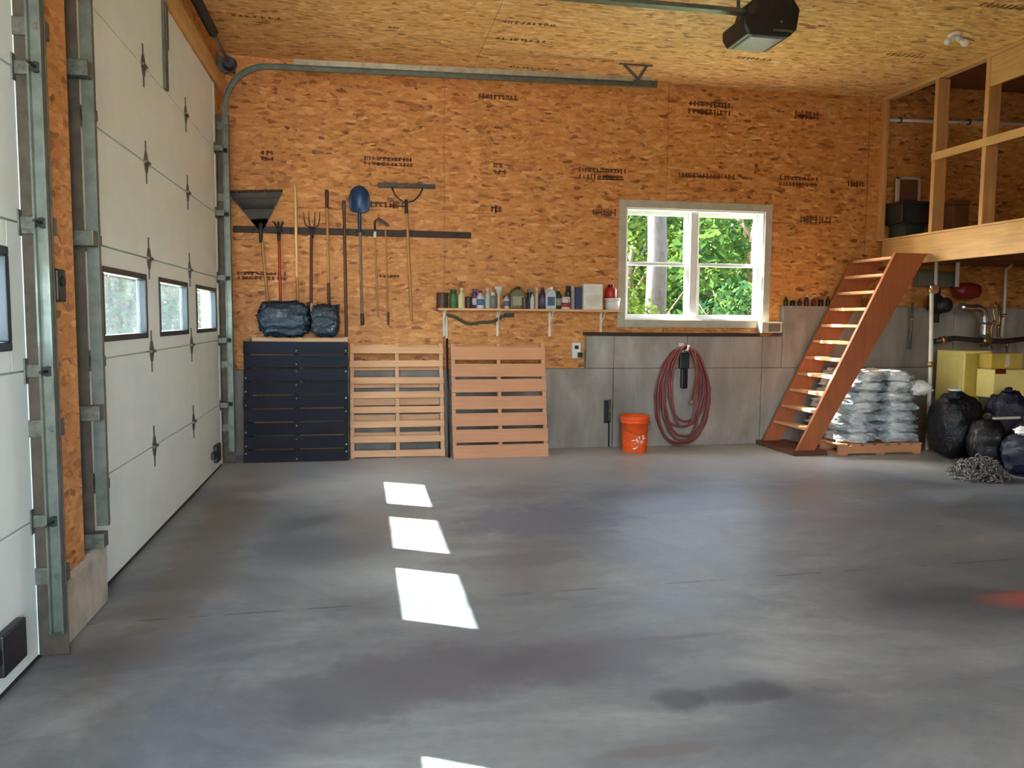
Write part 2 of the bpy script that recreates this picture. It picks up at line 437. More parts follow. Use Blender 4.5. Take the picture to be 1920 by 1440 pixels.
def leafmat(name, c):
    t = NT(name); t.t.nodes.remove(t.b)
    col = t.ramp(t.noise(t.co, 1.3, 3), [(.3, tuple(x*.55 for x in c[:3])+(1,)), (.7, c)])
    d = t.n('ShaderNodeBsdfDiffuse'); t.lk(col, d.inputs[0])
    tl = t.n('ShaderNodeBsdfTranslucent'); t.lk(t.mix(.22, col, (.22, .34, .06, 1)), tl.inputs[0])
    m = t.n('ShaderNodeMixShader'); m.inputs[0].default_value = .42
    t.lk(d.outputs[0], m.inputs[1]); t.lk(tl.outputs[0], m.inputs[2]); t.lk(m.outputs[0], t.out.inputs[0])
    return t.m
M_LEAF = leafmat('leaf_green', L(44, 70, 34))
M_LEAFY = leafmat('leaf_yellow_green', L(66, 84, 36))
M_LEAFB = leafmat('leaf_blue_green', L(34, 64, 42))
M_BARK = plain('grey_bark', L(46, 47, 48), .9, 0, .35, 8, .6, (3, 3, 1))
M_BARKDK = plain('brown_bark', L(96, 80, 66), .9, 0, .25, 8, .4, (3, 3, 1))

# ================================================================ THE SETTING
XL, D, CEIL = -1.30, 8.386, 3.95      # inner faces of left wall and back wall, ceiling height
XR, YR = 9.4, -2.1                    # right wall, rear end with an added opening
CF = 8.30                             # front face of the concrete foundation

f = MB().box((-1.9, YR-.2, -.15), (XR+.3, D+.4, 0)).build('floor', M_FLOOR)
tag(f, 'grey concrete garage floor with dark stains and a scored joint', 'floor', kind='structure')

DOOR2 = (4.10, 7.80); DOOR1 = (.0-.20, 3.50); DOORTOP = 3.515

# left wall: header, piers between and beside the doors
b = MB()
b.box((XL-.16, YR, DOORTOP), (XL, D, CEIL+.1))
b.box((XL-.16, 7.80, 0), (XL, D+.3, DOORTOP))
b.box((XL-.16, YR, 0), (XL, DOOR1[0], DOORTOP))
b.box((XL-.16, 3.50, 0), (XL+.05, 3.85, DOORTOP))
b.box((XL-.16, 3.85, 0), (XL-.02, 4.10, DOORTOP))
wl = b.build('wall_left', M_OSB_SIDE)
tag(wl, 'left wall of strand board around the two garage doors', 'wall', kind='structure')
p = MB()
p.prism([(XL-.02, 0), (XL+.065, 0), (XL+.065, .27), (XL+.045, .30), (XL-.02, .30)], 'y', 3.52, 4.12)
p.build('concrete_plinth', M_CONC_OLD, wl, .008)
MB().box((XL-.02, 3.835, .30), (XL+.035, 3.865, DOORTOP)).build('jamb_stud', M_DKWOODZ, wl, .003)
MB().box((XL, 4.0, DOORTOP+.01), (XL+.04, D-.02, DOORTOP+.14)).build('header_board', M_PINEY, wl, .004)
MB().box((XL, YR+.1, DOORTOP+.01), (XL+.04, 3.6, DOORTOP+.14)).build('header_board', M_PINEY, wl, .004)

# back wall of strand board, with the window opening; panels stop at seams
WX0, WX1, WZ0, WZ1 = 2.84, 4.47, 1.40, 2.615     # opening
b = MB()
def panel(x0, x1, z0, z1): b.box((x0, D, z0), (x1, D+.012, z1))
seams = [XL-.1, .858, 3.296, 5.734, XR+.2]
g = .004
for x0, x1 in zip(seams, seams[1:]):
    for z0, z1 in ((.80, 2.50), (2.50, CEIL+.15)):
        a0, a1 = x0+g, x1-g
        cuts = sorted({a0, a1} | {q for q in (WX0, WX1) if a0 < q < a1})
        for u0, u1 in zip(cuts, cuts[1:]):
            if u0 >= WX0-1e-6 and u1 <= WX1+1e-6:
                if z0 < WZ0: panel(u0, u1, z0+g, min(z1-g, WZ0))
                if z1 > WZ1: panel(u0, u1, max(z0+g, WZ1), z1-g)
            else: panel(u0, u1, z0+g, z1-g)
# studs and sheathing behind the panels
b.box((XL-.16, D+.013, .0), (WX0, D+.17, CEIL+.2)); b.box((WX1, D+.013, 0), (XR+.3, D+.17, CEIL+.2))
b.box((WX0, D+.013, 0), (WX1, D+.17, WZ0)); b.box((WX0, D+.013, WZ1), (WX1, D+.17, CEIL+.2))
wb = b.build('wall_back', M_OSB_WALL)
tag(wb, 'back wall of orange strand board with stamped ink marks', 'wall', kind='structure')

def stamp(px, py, wpx, hpx, rows, name='ink_stamp', Y=D-.0008, seed=1, mat=M_INK, par=wb):
    """a worn printed mark on a panel: broken strokes in rows, with thickness of ink only"""
    rnd = random.Random(seed); m = MB()
    P = at(px, py, Y=Y); k = (at(px+10, py, Y=Y)-P).length/10
    W, H = wpx*k, hpx*k; rh = H/rows
    for r in range(rows):
        z = P.z + H/2 - rh*(r+.5); x = P.x-W/2 + rnd.uniform(0, W*.06)
        for _ in range(6):
            l_ = W*rnd.uniform(.15, .4); xa = P.x-W/2+rnd.uniform(0, W-l_); zz = z+rnd.uniform(-.3, .3)*rh; hh = rh*rnd.uniform(.08, .2)
            m.box((xa, Y-.0004, zz-hh/2), (xa+l_, Y+.0004, zz+hh/2))
        while x < P.x+W/2-.02:
            cw = rnd.uniform(.022, .05)
            h = rh*rnd.uniform(.55, .85)
            for _ in range(2):
                xx = x+rnd.uniform(0, cw*.6)
                m.box((xx, Y-.0005, z-h/2), (xx+rnd.uniform(.008, .014), Y+.0004, z+h/2))
            if rnd.random() < .7:
                zz = z+rnd.choice((-.35, 0, .35))*h
                m.box((x, Y-.0006, zz-.005), (x+cw*.95, Y+.0004, zz+.006))
            x += cw+rnd.uniform(.004, .012)
    return m.build(name, mat, par)
for i, a in enumerate(((727, 303, 92, 20, 2), (1128, 326, 88, 24, 2), (1330, 203, 80, 26, 2), (1496, 340, 76, 20, 2), (1325, 330, 110, 12, 1),
                       (1528, 412, 60, 18, 1), (935, 182, 80, 12, 1), (490, 517, 96, 18, 2), (1132, 398, 46, 16, 1), (935, 316, 22, 24, 2),
                       (500, 292, 26, 22, 2), (930, 392, 20, 18, 1), (1512, 216, 50, 20, 1), (1606, 345, 36, 14, 1), (726, 384, 70, 16, 1), (728, 518, 50, 8, 1))):
    stamp(*a, seed=i+3)

# foundation of poured concrete, stepped, standing a little proud of the boards
b = MB()
def conc(x0, x1, z0, z1): b.box((x0+.003, CF, z0), (x1-.003, D+.16, z1-.003))
conc(XL-.1, .80, 0, .87); conc(.80, 2.70, 0, .87)
b.box((2.39, CF+.004, .87), (2.70, D+.01, 1.225))
conc(2.70, 4.45, 0, .87); conc(2.70, 3.55, .87, 1.225); conc(3.55, 4.45, .87, 1.225); b.box((4.45, CF+.003, .87), (4.69, D+.01, 1.225))
conc(4.45, 6.9, 0, .87); conc(4.69, 6.9, .87, 1.575); conc(6.9, XR, 0, 1.575)
fw_ = b.build('wall_back_foundation', M_CONC, None, .006)
tag(fw_, 'stepped grey concrete foundation wall below the strand board', 'wall', kind='structure')
b = MB(); b.box((2.37, CF-.03, 1.225), (4.40, D-.001, 1.262))
tag(b.build('trim_1', M_DKWOOD, None, .004), 'dark timber sill plate lying on the concrete under the window', 'trim', kind='structure')

# ceiling with strand board, stops at the loft front
b = MB()
xs = [XL-.16, 1.14, 3.58, 5.88]; ys = [YR, -.6, 1.84, 4.28, 6.72, D]
for x0, x1 in zip(xs, xs[1:]):
    for y0, y1 in zip(ys, ys[1:]): b.box((x0+.002, y0+.002, CEIL), (x1-.002, y1-.002, CEIL+.012))
b.box((XL-.2, YR, CEIL+.013), (5.88, D+.2, CEIL+.16))
cl = b.build('ceiling', M_OSB_CEIL)
tag(cl, 'tan strand board ceiling with faint stamped marks', 'ceiling', kind='structure')
def cstamp(px, py, wm, dm, seed):
    rnd = random.Random(seed); m = MB(); P = at(px, py, Z=CEIL-.0008); x = P.x-wm/2
    while x < P.x+wm/2:
        cw = rnd.uniform(.03, .06)
        for _ in range(2):
            xx = x+rnd.uniform(0, cw*.6); m.box((xx, P.y-dm/2*rnd.uniform(.6, 1), CEIL-.001), (xx+.014, P.y+dm/2*rnd.uniform(.6, 1), CEIL+.0005))
        yy = P.y+rnd.choice((-.3, 0, .3))*dm; m.box((x, yy-.007, CEIL-.0012), (x+cw, yy+.007, CEIL+.0005))
        x += cw+rnd.uniform(.005, .015)
    m.build('ink_stamp', M_INKC, cl)
for i, a in enumerate(((988, 44, .44, .07), (975, 75, .44, .07), (1415, 110, .38, .07), (1700, 104, .42, .09), (480, 32, .4, .06), (1880, 12, .4, .1), (1000, 128, .5, .05), (740, 52, .12, .05))):
    cstamp(*a, seed=40+i)
tag(MB().box((5.88, YR, 4.12), (XR+.2, D+.2, 4.2)).build('ceiling.001', M_JOIST), 'dark ceiling above the loft', 'ceiling', kind='structure')
tag(MB().box((XR, YR, 0), (XR+.16, D+.2, 4.2)).build('wall_right', M_OSB_SIDE), 'right wall of strand board beyond the loft', 'wall', kind='structure')
b = MB(); b.box((XL-.16, YR-.16, 3.5), (XR+.1, YR, 4.2)); b.box((XL-.16, YR-.16, 0), (-1.0, YR, 3.5)); b.box((1.6, YR-.16, 0), (XR+.1, YR, 3.5))  # opening added out of view, sized for the skylight it lets in
tag(b.build('wall_rear', M_OSB_WALL), 'rear wall around an opening added behind the camera to let in skylight', 'wall', kind='structure')
tag(MB().box((-2.0, YR-.4, 4.25), (XR+.6, D+.5, 4.35)).build('roof', M_ROOF), 'roof over the garage', 'roof', kind='structure')

# ---------------------------------------------------------------- garage doors
def garage_door(name, y0, y1, wins, label):
    root = thing(name, label, 'door', (XL, (y0+y1)/2, 0), kind='structure')
    Z = [0.02, .577, 1.180, 1.757, 2.344, 2.925, 3.51]
    for i in range(6):
        z0, z1 = Z[i]+.004, Z[i+1]-.004
        m = MB()
        if i == 2:
            edges = [y0]
            for a, c in wins: edges += [a, c]
            edges.append(y1)
            for a, c in zip(edges[::2], edges[1::2]): m.box((XL-.05, a, z0), (XL, c, z1))
            for a, c in wins:
                m.box((XL-.05, a, z0), (XL, c, 1.265)); m.box((XL-.05, a, 1.655), (XL, c, z1))
        else:
            m.box((XL-.05, y0, z0), (XL, y1, z1))
        if i < 5: m.box((XL-.045, y0, z1-.002), (XL-.02, y1, z1+.0075))
        for e in (y0, y1-.07): m.box((XL-.001, e, z0), (XL+.003, e+.07, z1))
        sec = m.build('section', M_DOOR, root, .004)
    m = MB(); m.box((XL-.045, y0, 0.001), (XL-.005, y1, .022)); m.build('bottom_seal', M_DOORSEAM, root)
    for a, c in wins:
        m = MB(); q = .034
        for y, z, y_, z_ in ((a, 1.265, c, 1.265+q), (a, 1.655-q, c, 1.655), (a, 1.265+q, a+q, 1.655-q), (c-q, 1.265+q, c, 1.655-q)):
            m.box((XL-.051, y, z), (XL+.006, y_, z_))
        fr = m.build('window_frame', M_FRAMEBLK, root, .005)
        MB().box((XL-.034, a+q, 1.265+q), (XL-.030, c-q, 1.655-q)).build('pane', M_DUSTY, fr)
    ym = (y0+y1)/2
    hy = [ym-.62, ym+.58]
    proto = None
    for z in Z[1:6]:
        for y in hy:
            if proto is None:
                m = MB()
                m.prism([(y-.018, z-.065), (y+.018, z-.065), (y+.045, z-.015), (y+.045, z+.015), (y+.018, z+.065), (y-.018, z+.065), (y-.045, z+.015), (y-.045, z-.015)], 'x', XL, XL+.006)
                m.box((XL, y-.012, z-.13), (XL+.004, y+.012, z+.13))
                m.tube([(XL+.012, y-.045, z), (XL+.012, y+.045, z)], .010)
                proto = m.build('hinge', M_HINGE, root, .0015); pz = (y, z)
            else:
                c = proto.copy(); COL.objects.link(c); c.location = (0, y-pz[0], z-pz[1])
        for y, s in ((y0+.06, -1), (y1-.06, 1)):
            m = MB(); m.box((XL, y-.04, z-.05), (XL+.006, y+.03, z+.05))
            m.box((XL, y-.02, z-.025), (XL+.075, y+.012, z+.025))
            m.build('end_hinge', M_HINGE, root, .002)
    # strut where the opener arm is fixed
    m = MB(); m.box((XL, ym-.11, 2.93), (XL+.02, ym-.03, 3.50)); m.box((XL+.02, ym-.10, 3.2), (XL+.03, ym-.04, 3.49))
    m.build('opener_bracket', M_GALVDK, root, .003)
    m = MB(); m.box((XL, y1-.58, .15), (XL+.03, y1-.44, .21)); m.box((XL, y1-.46, .10), (XL+.035, y1-.26, .255))
    m.build('slide_latch', M_BLACK, root, .006)
    m = MB(); m.tube([(XL, y0+.10, .575), (XL+.03, y0+.10, .575)], .02); m.build('lock_knob', M_BLACK, root)
    return root
W2 = [(4.39, 5.26), (5.56, 6.44), (6.75, 7.64)]
W1 = [(.06, .94), (1.24, 2.12), (2.42, 3.30)]
garage_door('door_1', DOOR2[0], DOOR2[1], W2, 'off-white sectional garage door with three dark framed windows')
garage_door('door_2', DOOR1[0], DOOR1[1], W1, 'off-white sectional garage door cut off at the left edge')

# ---------------------------------------------------------------- door tracks
def sweep_track(m, y, yin, zs=.12, h=3.30, R=.40, xlen=2.95, x0=XL+.085):
    """C-shaped rail up the wall, round the bend and along under the ceiling. yin: +1 opens towards +y"""
    path = [((x0, zs), (1, 0)), ((x0, h), (1, 0))]
    for k in range(1, 13):
        a = PI/2*k/12
        path.append(((x0+R-R*math.cos(a), h+R*math.sin(a)), (math.cos(a), -math.sin(a))))
    path.append(((xlen, h+R+.06), (0, -1)))
    prof = [(-.026, 0), (.026, 0), (.026, .03), (.019, .03), (.019, .005), (-.019, .005), (-.019, .03), (-.026, .03)]
    rings = []
    for (px, pz), (nx, nz) in path:
        rings.append([m.bm.verts.new((px+nx*a, y+yin*bq, pz+nz*a)) for a, bq in prof])
    n = len(prof)
    for A, B in zip(rings, rings[1:]):
        for k in range(n): m.bm.faces.new((A[k], A[(k+1) % n], B[(k+1) % n], B[k]))
    m.bm.faces.new(rings[0][::-1]); m.bm.faces.new(rings[-1])

def door_track(y, yin, label, wallx, hang, zs=.02, aw=.115):
    t = thing('door_track', label, 'door track', (XL+.08, y, 0), group='garage door tracks')
    m = MB(); sweep_track(m, y, yin, zs+.10); m.build('rail', M_GALV, t)
    m = MB(); m.beam((XL+.70, y, 3.76), (2.93, y, 3.815), .004, .05); m.beam((XL+.70, y-yin*.014, 3.785), (2.93, y-yin*.014, 3.84), .03, .004); m.build('stiffener', M_GALVLT, t)
    m = MB(); yo = y-yin*.012
    m.box((wallx, yo, zs), (XL+aw, yo-yin*.004, 3.25)); m.box((wallx, yo, zs), (wallx+.004, yo-yin*.07, 3.25))
    m.build('mounting_angle', M_ANGLE, t)
    for z in (.35, .95, 1.75, 2.5, 3.15):
        m = MB(); m.box((wallx, yo-yin*.06, z-.035), (XL+.11, yo+yin*.008, z+.035)); m.tube([(XL+.09, yo-yin*.03, z), (XL+.09, yo+yin*.02, z)], .014)
        m.build('bracket', M_HINGE, t, .003)
    for z in (.577, 1.18, 1.757, 2.344, 2.925):
        m = MB(); m.tube([(XL+.085, y+yin*.004, z), (XL+.085, y+yin*.02, z)], .021, 12); m.tube([(XL+.085, y+yin*.02, z), (XL+.085, y+yin*.09, z)], .006)
        m.build('roller', M_BLACKRUB, t)
    if hang:
        P = (2.62, y, 3.76)
        m = MB(); m.beam((2.72, y-.01, 3.76), (2.84, y-.01, CEIL), .03, .004, (0, 1, 0)); m.beam((2.78, y-.012, 3.78), (2.60, y-.012, CEIL-.01), .03, .004, (0, 1, 0))
        m.box((2.55, y-.02, CEIL-.004), (2.90, y+.02, CEIL)); m.box((2.70, y-.02, 3.745), (2.95, y+.005, 3.80))
        m.build('hanger', M_GALVDK, t)
    return t
door_track(7.84, -1, 'galvanised door track bending from the far end of the windowed door along the back wall', XL, True)
door_track(4.00, 1, 'galvanised door track on the windowed door beside the strand board pier', XL-.018, True, .305, .055)
door_track(3.42, -1, 'galvanised door track of the nearest door at the left edge', XL, True)

M_DRUM = plain('slate_cast_metal', L(58, 60, 72), .5, .4)
# torsion shaft above the windowed door
t = thing('torsion_spring_shaft', 'dark torsion spring shaft with cable drum above the windowed door', 'garage door spring', (XL+.13, 6, 3.72))
ZS = 3.73; XS = XL+.12
m = MB(); m.tube([(XS, 4.1, ZS), (XS, 8.2, ZS)], .013, 10); m.build('shaft', M_GALVDK, t)
for a, c in ((4.9, 5.85), (6.15, 7.1)):
    m = MB(); pts = []
    n = 60
    for k in range(n*8): pts.append((XS+.036*math.cos(2*PI*k/8), a+(c-a)*k/(n*8), ZS+.036*math.sin(2*PI*k/8)))
    m.tube(pts, .0075, 5); m.tube([(XS, a, ZS), (XS, c, ZS)], .03, 12); m.build('spring', M_BLACK, t)
for y in (7.85, 4.15):
    m = MB(); m.lathe([(.05, 0), (.055, .02), (.045, .03), (.045, .06), (.065, .075), (.065, .09)], (XS, y, ZS), 20, axis=(0, 1, 0)); m.build('cable_drum', M_DRUM, t)
for y in (8.0, 5.90, 4.04):
    m = MB(); m.prism([(XL+.002, ZS-.06), (XL+.002, ZS+.10), (XS+.04, ZS+.05), (XS+.04, ZS-.05)], 'y', y, y+.006); m.box((XL+.001, y-.06, ZS-.06), (XL+.005, y+.06, ZS+.12)); m.build('bearing_plate', M_GALVDK, t)

# opener
t = thing('garage_door_opener', 'black boxy garage door opener hanging from the ceiling on a long rail', 'door opener', (3.07, 6.0, CEIL))
m = MB()
m.prism([(2.86, 3.63), (2.90, 3.57), (3.24, 3.57), (3.30, 3.63), (3.32, 3.78), (3.27, 3.85), (2.98, 3.85), (2.95, 3.74), (2.86, 3.70)], 'y', 5.78, 6.16)
m.build('housing', M_BLACK, t, .015)
m = MB(); m.prism([(2.90, 3.60), (2.93, 3.555), (3.20, 3.555), (3.24, 3.60)], 'y', 5.80, 6.12); m.build('light_lens', plain('grey_lens', L(96, 106, 100), .3), t, .01)
m = MB(); m.box((3.10, 5.772, 3.60), (3.26, 5.779, 3.615)); m.tube([(3.16, 5.775, 3.67), (3.16, 5.765, 3.67)], .012); m.build('control_panel', M_GALV, t)
for x in (2.98, 3.26):
    for y in (5.80, 6.14): pass
    m = MB(); m.box((x-.015, 5.80, 3.84), (x+.015, 5.803, CEIL)); m.box((x-.015, 6.13, 3.84), (x+.015, 6.133, CEIL)); m.box((x-.015, 5.80, 3.845), (x+.015, 6.133, 3.853)); m.build('hanger_strap', M_GALVDK, t)
m = MB(); m.box((XL+.05, 5.985, 3.80), (2.97, 6.025, 3.835)); m.box((XL+.05, 5.965, 3.795), (2.97, 6.045, 3.80)); m.build('rail', M_GALV, t)
m = MB(); m.box((.4, 5.95, 3.765), (.52, 6.06, 3.795)); m.build('trolley', M_BLACK, t, .004)
m = MB(); m.box((XL+.041, 5.96, 3.70), (XL+.06, 6.05, 3.86)); m.build('wall_bracket', M_GALVDK, t)

# push button on the pier
t = thing('wall_button', 'small black push button box on the strand board pier between the doors', 'switch', (XL+.05, 3.61, 1.5))
MB().box((XL+.05, 3.555, 1.455), (XL+.085, 3.645, 1.59)).build('housing', M_BLACK, t, .008)
MB().tube([(XL+.085, 3.60, 1.54), (XL+.092, 3.60, 1.54)], .022, 14).build('button', M_BLACKRUB, t)
MB().tube([(XL+.06, 3.575, 1.455), (XL+.06, 3.575, 1.41), (XL+.056, 3.58, 1.38)], .006).build('cable', M_BLACK, t)

# ---------------------------------------------------------------- window in the back wall
wn = thing('window_1', 'white twin double-hung window in the back wall above the concrete', 'window', (3.65, D, 1.33), kind='structure')
m = MB(); c = .085
m.box((WX0-c, D-.022, WZ0-c), (WX0, D-.001, WZ1+c)); m.box((WX1, D-.022, WZ0-c), (WX1+c, D-.001, WZ1+c))
m.box((WX0, D-.022, WZ1), (WX1, D-.001, WZ1+c)); m.box((WX0, D-.026, WZ0-c), (WX1, D-.001, WZ0))
m.build('casing', M_TRIM, wn, .004)
m = MB(); j = .018
m.box((WX0, D-.001, WZ0), (WX0+j, D+.20, WZ1)); m.box((WX1-j, D-.001, WZ0), (WX1, D+.20, WZ1))
m.box((WX0+j, D-.001, WZ1-j), (WX1-j, D+.20, WZ1)); m.box((WX0+j, D-.001, WZ0), (WX1-j, D+.20, WZ0+j))
m.build('jamb', M_VINYL, wn, .003)
XM = (WX0+WX1)/2
MB().box((XM-.045, D+.04, WZ0+j), (XM+.045, D+.17, WZ1-j)).build('mullion', M_VINYL, wn, .004)
for x0, x1 in ((WX0+j, XM-.045), (XM+.045, WX1-j)):
    zm = 2.02
    for z0, z1, y in ((WZ0+j, zm+.018, D+.075), (zm-.018, WZ1-j, D+.115)):
        q = .042; m = MB()
        m.box((x0, y, z0), (x0+q, y+.035, z1)); m.box((x1-q, y, z0), (x1, y+.035, z1))
        m.box((x0+q, y, z0), (x1-q, y+.035, z0+(q if y < D+.1 else .036))); m.box((x0+q, y, z1-(.036 if y < D+.1 else q)), (x1-q, y+.035, z1))
        s = m.build('sash', M_VINYL, wn, .003)
        MB().box((x0+q, y+.016, z0+.036), (x1-q, y+.020, z1-.036)).build('pane', M_GLASS, s)

# ---------------------------------------------------------------- outdoors
g_ = MB().box((-70, -60, -.35), (80, 90, -.16)).build('ground', M_GRASS)
tag(g_, 'grassy ground outside', 'ground', kind='structure')
b = MB(); b.box((-30, -40, -.159), (-1.6, 24, -.10)); b.box((-30, -40, -.159), (30, -2.35, -.10))
tag(b.build('driveway', M_GRAVEL), 'pale gravel driveway outside the garage doors', 'driveway', kind='structure')

def foliage(m, c, r, n, size, rnd, shell=.55):
    for _ in range(n):
        d = Vector((rnd.gauss(0, 1), rnd.gauss(0, 1), rnd.gauss(0, 1))).normalized()*(shell+(1-shell)*rnd.random())
        lump = 1+.28*noise.noise(d*2.3+Vector(c))
        p = Vector((c[0]+d.x*r[0]*lump, c[1]+d.y*r[1]*lump, c[2]+d.z*r[2]*lump))
        a = Vector((rnd.gauss(0, 1), rnd.gauss(0, 1), rnd.gauss(0, .6))).normalized()
        q = a.cross(Vector((rnd.gauss(0, 1), rnd.gauss(0, 1), rnd.gauss(0, 1)))).normalized()
        s = size*rnd.uniform(.6, 1.3)
        m._add([p-a*s, p-q*s*.45, p+a*s, p+q*s*.45], [(0, 1, 2, 3)])
def tree(label, x, y, crowns, trunk, leaf, n, size, bark=M_BARKDK, seed=0, group='trees outside the back window', name='tree', cat='tree'):
    rnd = random.Random(seed)
    t = thing(name, label, cat, (x, y, -.16), group)
    m = MB()
    for c, r in crowns: foliage(m, (x+c[0], y+c[1], c[2]), r, int(n*r[0]*r[2]*1.5), size*1.15, rnd)
    m.build('foliage', leaf, t)
    if trunk:
        r, h = trunk; m = MB()
        m.tube([(x, y, -.18), (x+.03, y, h*.4), (x-.04, y+.05, h*.75), (x+.05, y, h)], [r*1.25, r, r*.85, r*.5], 12)
        for k in range(3):
            a = k*2.1+seed; z = h*(.6+.12*k)
            m.tube([(x, y, z), (x+math.cos(a)*.5, y+math.sin(a)*.5, z+.5), (x+math.cos(a)*1.0, y+math.sin(a)*1.0, z+1.2)], [r*.45, r*.3, r*.12], 7)
        m.build('trunk', bark, t)
    return t
# seen through the back window
tree('grey-trunked tree standing close outside the left half of the window', 5.02, 13.2, [((.0, .0, 6.6), (2.0, 1.4, 1.6))], (.17, 6.4), M_LEAF, 260, .10, M_BARK, 1)
tree('yellow-green bush at the lower left of the window', 4.15, 12.0, [((0, 0, .9), (.75, .6, 1.0)), ((-.3, .1, 1.7), (.4, .4, .5))], (.04, 1.0), M_LEAFY, 1500, .06, M_BARKDK, 2, name='bush', cat='bush')
tree('bright green bush low in the right half of the window', 6.9, 13.4, [((0, 0, 1.1), (1.1, .8, 1.1))], (.05, 1.0), M_LEAFB, 1100, .07, M_BARKDK, 3, name='bush', cat='bush')
tree('full green tree filling the upper right of the window', 7.9, 15.2, [((0, 0, 3.6), (1.7, 1.3, 1.7)), ((-1.2, -.4, 2.7), (.9, .8, .8))], (.12, 3.6), M_LEAF, 520, .09, M_BARKDK, 4)
tree('pale green tree between the trunks in the left pane', 5.7, 16.5, [((0, 0, 2.8), (1.2, 1.0, 2.4))], (.10, 3.0), M_LEAFY, 520, .09, M_BARKDK, 5)
tree('leafy tree behind the grey trunk', 4.9, 18.5, [((0, 0, 3.4), (1.7, 1.2, 3.2))], (.16, 4.0), M_LEAFB, 420, .11, M_BARKDK, 6)
tree('dark green tree far behind the right pane', 9.2, 20.5, [((0, 0, 3.8), (2.6, 1.6, 3.8))], (.2, 5.0), M_LEAFB, 300, .13, M_BARKDK, 8)
tree('dark green tree far behind the window centre', 6.9, 22.0, [((0, 0, 4.0), (2.4, 1.6, 4.0))], (.2, 5.0), M_LEAF, 300, .13, M_BARKDK, 9)
tree('green tree far behind the right edge of the window', 11.2, 19.0, [((0, 0, 3.6), (2.0, 1.6, 3.4))], (.2, 5.0), M_LEAFY, 300, .12, M_BARKDK, 10)
for i, (x, y, lb) in enumerate(((8.0, 27.0, 'tall tree in the far background left of the window mullion'), (12.6, 26.5, 'tall tree in the far background behind the right pane'), (17.0, 27.5, 'tall tree in the far background at the right window edge'), (10.4, 31.5, 'tallest tree closing off the far background'))):
    tree(lb, x, y, [((0, 0, 4.2), (3.0, 1.6, 4.4))], (.22, 5.5), (M_LEAFB, M_LEAF)[i % 2], 240, .17, M_BARKDK, 60+i)
# seen through the door windows
for i, (x, y, h, r, lb) in enumerate(((-7.6, 27, 3.2, 2.4, 'hazy tree seen through the nearest window of the far door'), (-9.6, 31, 3.6, 2.6, 'hazy tree left of the others through the door window'), (-6.6, 33, 3.2, 2.0, 'hazy tree seen through the middle window of the far door'))):
    tree(lb, x, y, [((0, 0, h), (r, r*.8, h*1.02))], (.18, h*1.2), M_LEAFB, 420, .17, M_BARKDK, 20+i, group='trees beyond the driveway')

# ================================================================ THINGS
# ---------------------------------------------------------------- tool rail and the tools hung on it
RY = D-.045
def on_wall(px, py, Y=D-.05): return at(px, py, Y=Y)
t = thing('tool_rail', 'long dark wooden rail on the back wall that the garden tools hang from', 'tool rail', (0, D, 2.27))
a, c = on_wall(437, 428, D-.02), on_wall(883, 441, D-.02)
m = MB(); m.box((a.x, D-.032, 2.235), (c.x, D-.001, 2.30)); m.build('board', M_DKWOOD, t, .004)
for px in (478, 498, 516, 530, 547, 560, 577, 590, 606, 620, 638, 652, 668, 682, 698, 712, 756, 772, 812, 828, 846, 862):
    x = on_wall(px, 436).x
    MB().tube([(x, D-.032, 2.26), (x, D-.085, 2.258), (x, D-.095, 2.275)], .0035, 6).build('peg', M_TOOLSTEEL, t)

TG = 'long-handled tools on the rail'
def tool(name, label, px, cat='tool'):
    P = on_wall(px, 436)
    return thing(name, label, cat, (P.x, D-.06, 2.26), TG)
def shaft(t, p0, p1, r, mat, name='handle', Y=None, n=2):
    Y = Y if Y is not None else D-.062
    A, B = at(*p0, Y=Y), at(*p1, Y=Y)
    return MB().tube([A, A.lerp(B, .03), A.lerp(B, .5), A.lerp(B, .97), B], [r*.8, r, r*1.05, r, r*.8], 10).build(name, mat, t)
YT = D-.062
# leaf rake, head up
t = tool('leaf_rake', 'wide dark triangular leaf rake hanging head up at the left end of the rail', 488, 'rake')
m = MB(); ap = at(489, 428, Y=YT); L0 = at(428, 359, Y=YT); R0 = at(529, 357, Y=YT); N = 21
for k in range(N):
    e = L0.lerp(R0, k/(N-1)); s0 = ap+Vector(((k/(N-1)-.5)*.05, 0, .0))
    b1 = s0.lerp(e, .5); e1 = s0.lerp(e, .96)
    m.beam(s0, b1, .020, .006, (0, 1, 0)); m.beam(b1, e1, .023, .005, (0, 1, 0)); m.beam(e1, e+Vector((0, -.035, .0)), .016, .005, (0, 0, 1))
m.build('tines', M_RAKEPLAST, t)
m = MB()
for q in (.45, .82): m.beam(ap.lerp(L0, q)+Vector((0, -.008, 0)), ap.lerp(R0, q)+Vector((0, -.008, 0)), .024, .008, (0, 0, 1))
m.beam(L0+Vector((0, -.02, 0)), R0+Vector((0, -.02, 0)), .030, .010, (0, 0, 1)); m.build('brace', plain('rusty_brace', L(84, 44, 30), .6), t)
m = MB(); m.tube([ap+Vector((0, 0, .05)), ap+Vector((0, 0, -.14))], [.022, .018], 10); m.build('socket', M_RAKEPLAST, t)
shaft(t, (489, 428), (502, 566), .012, M_HANDLE)
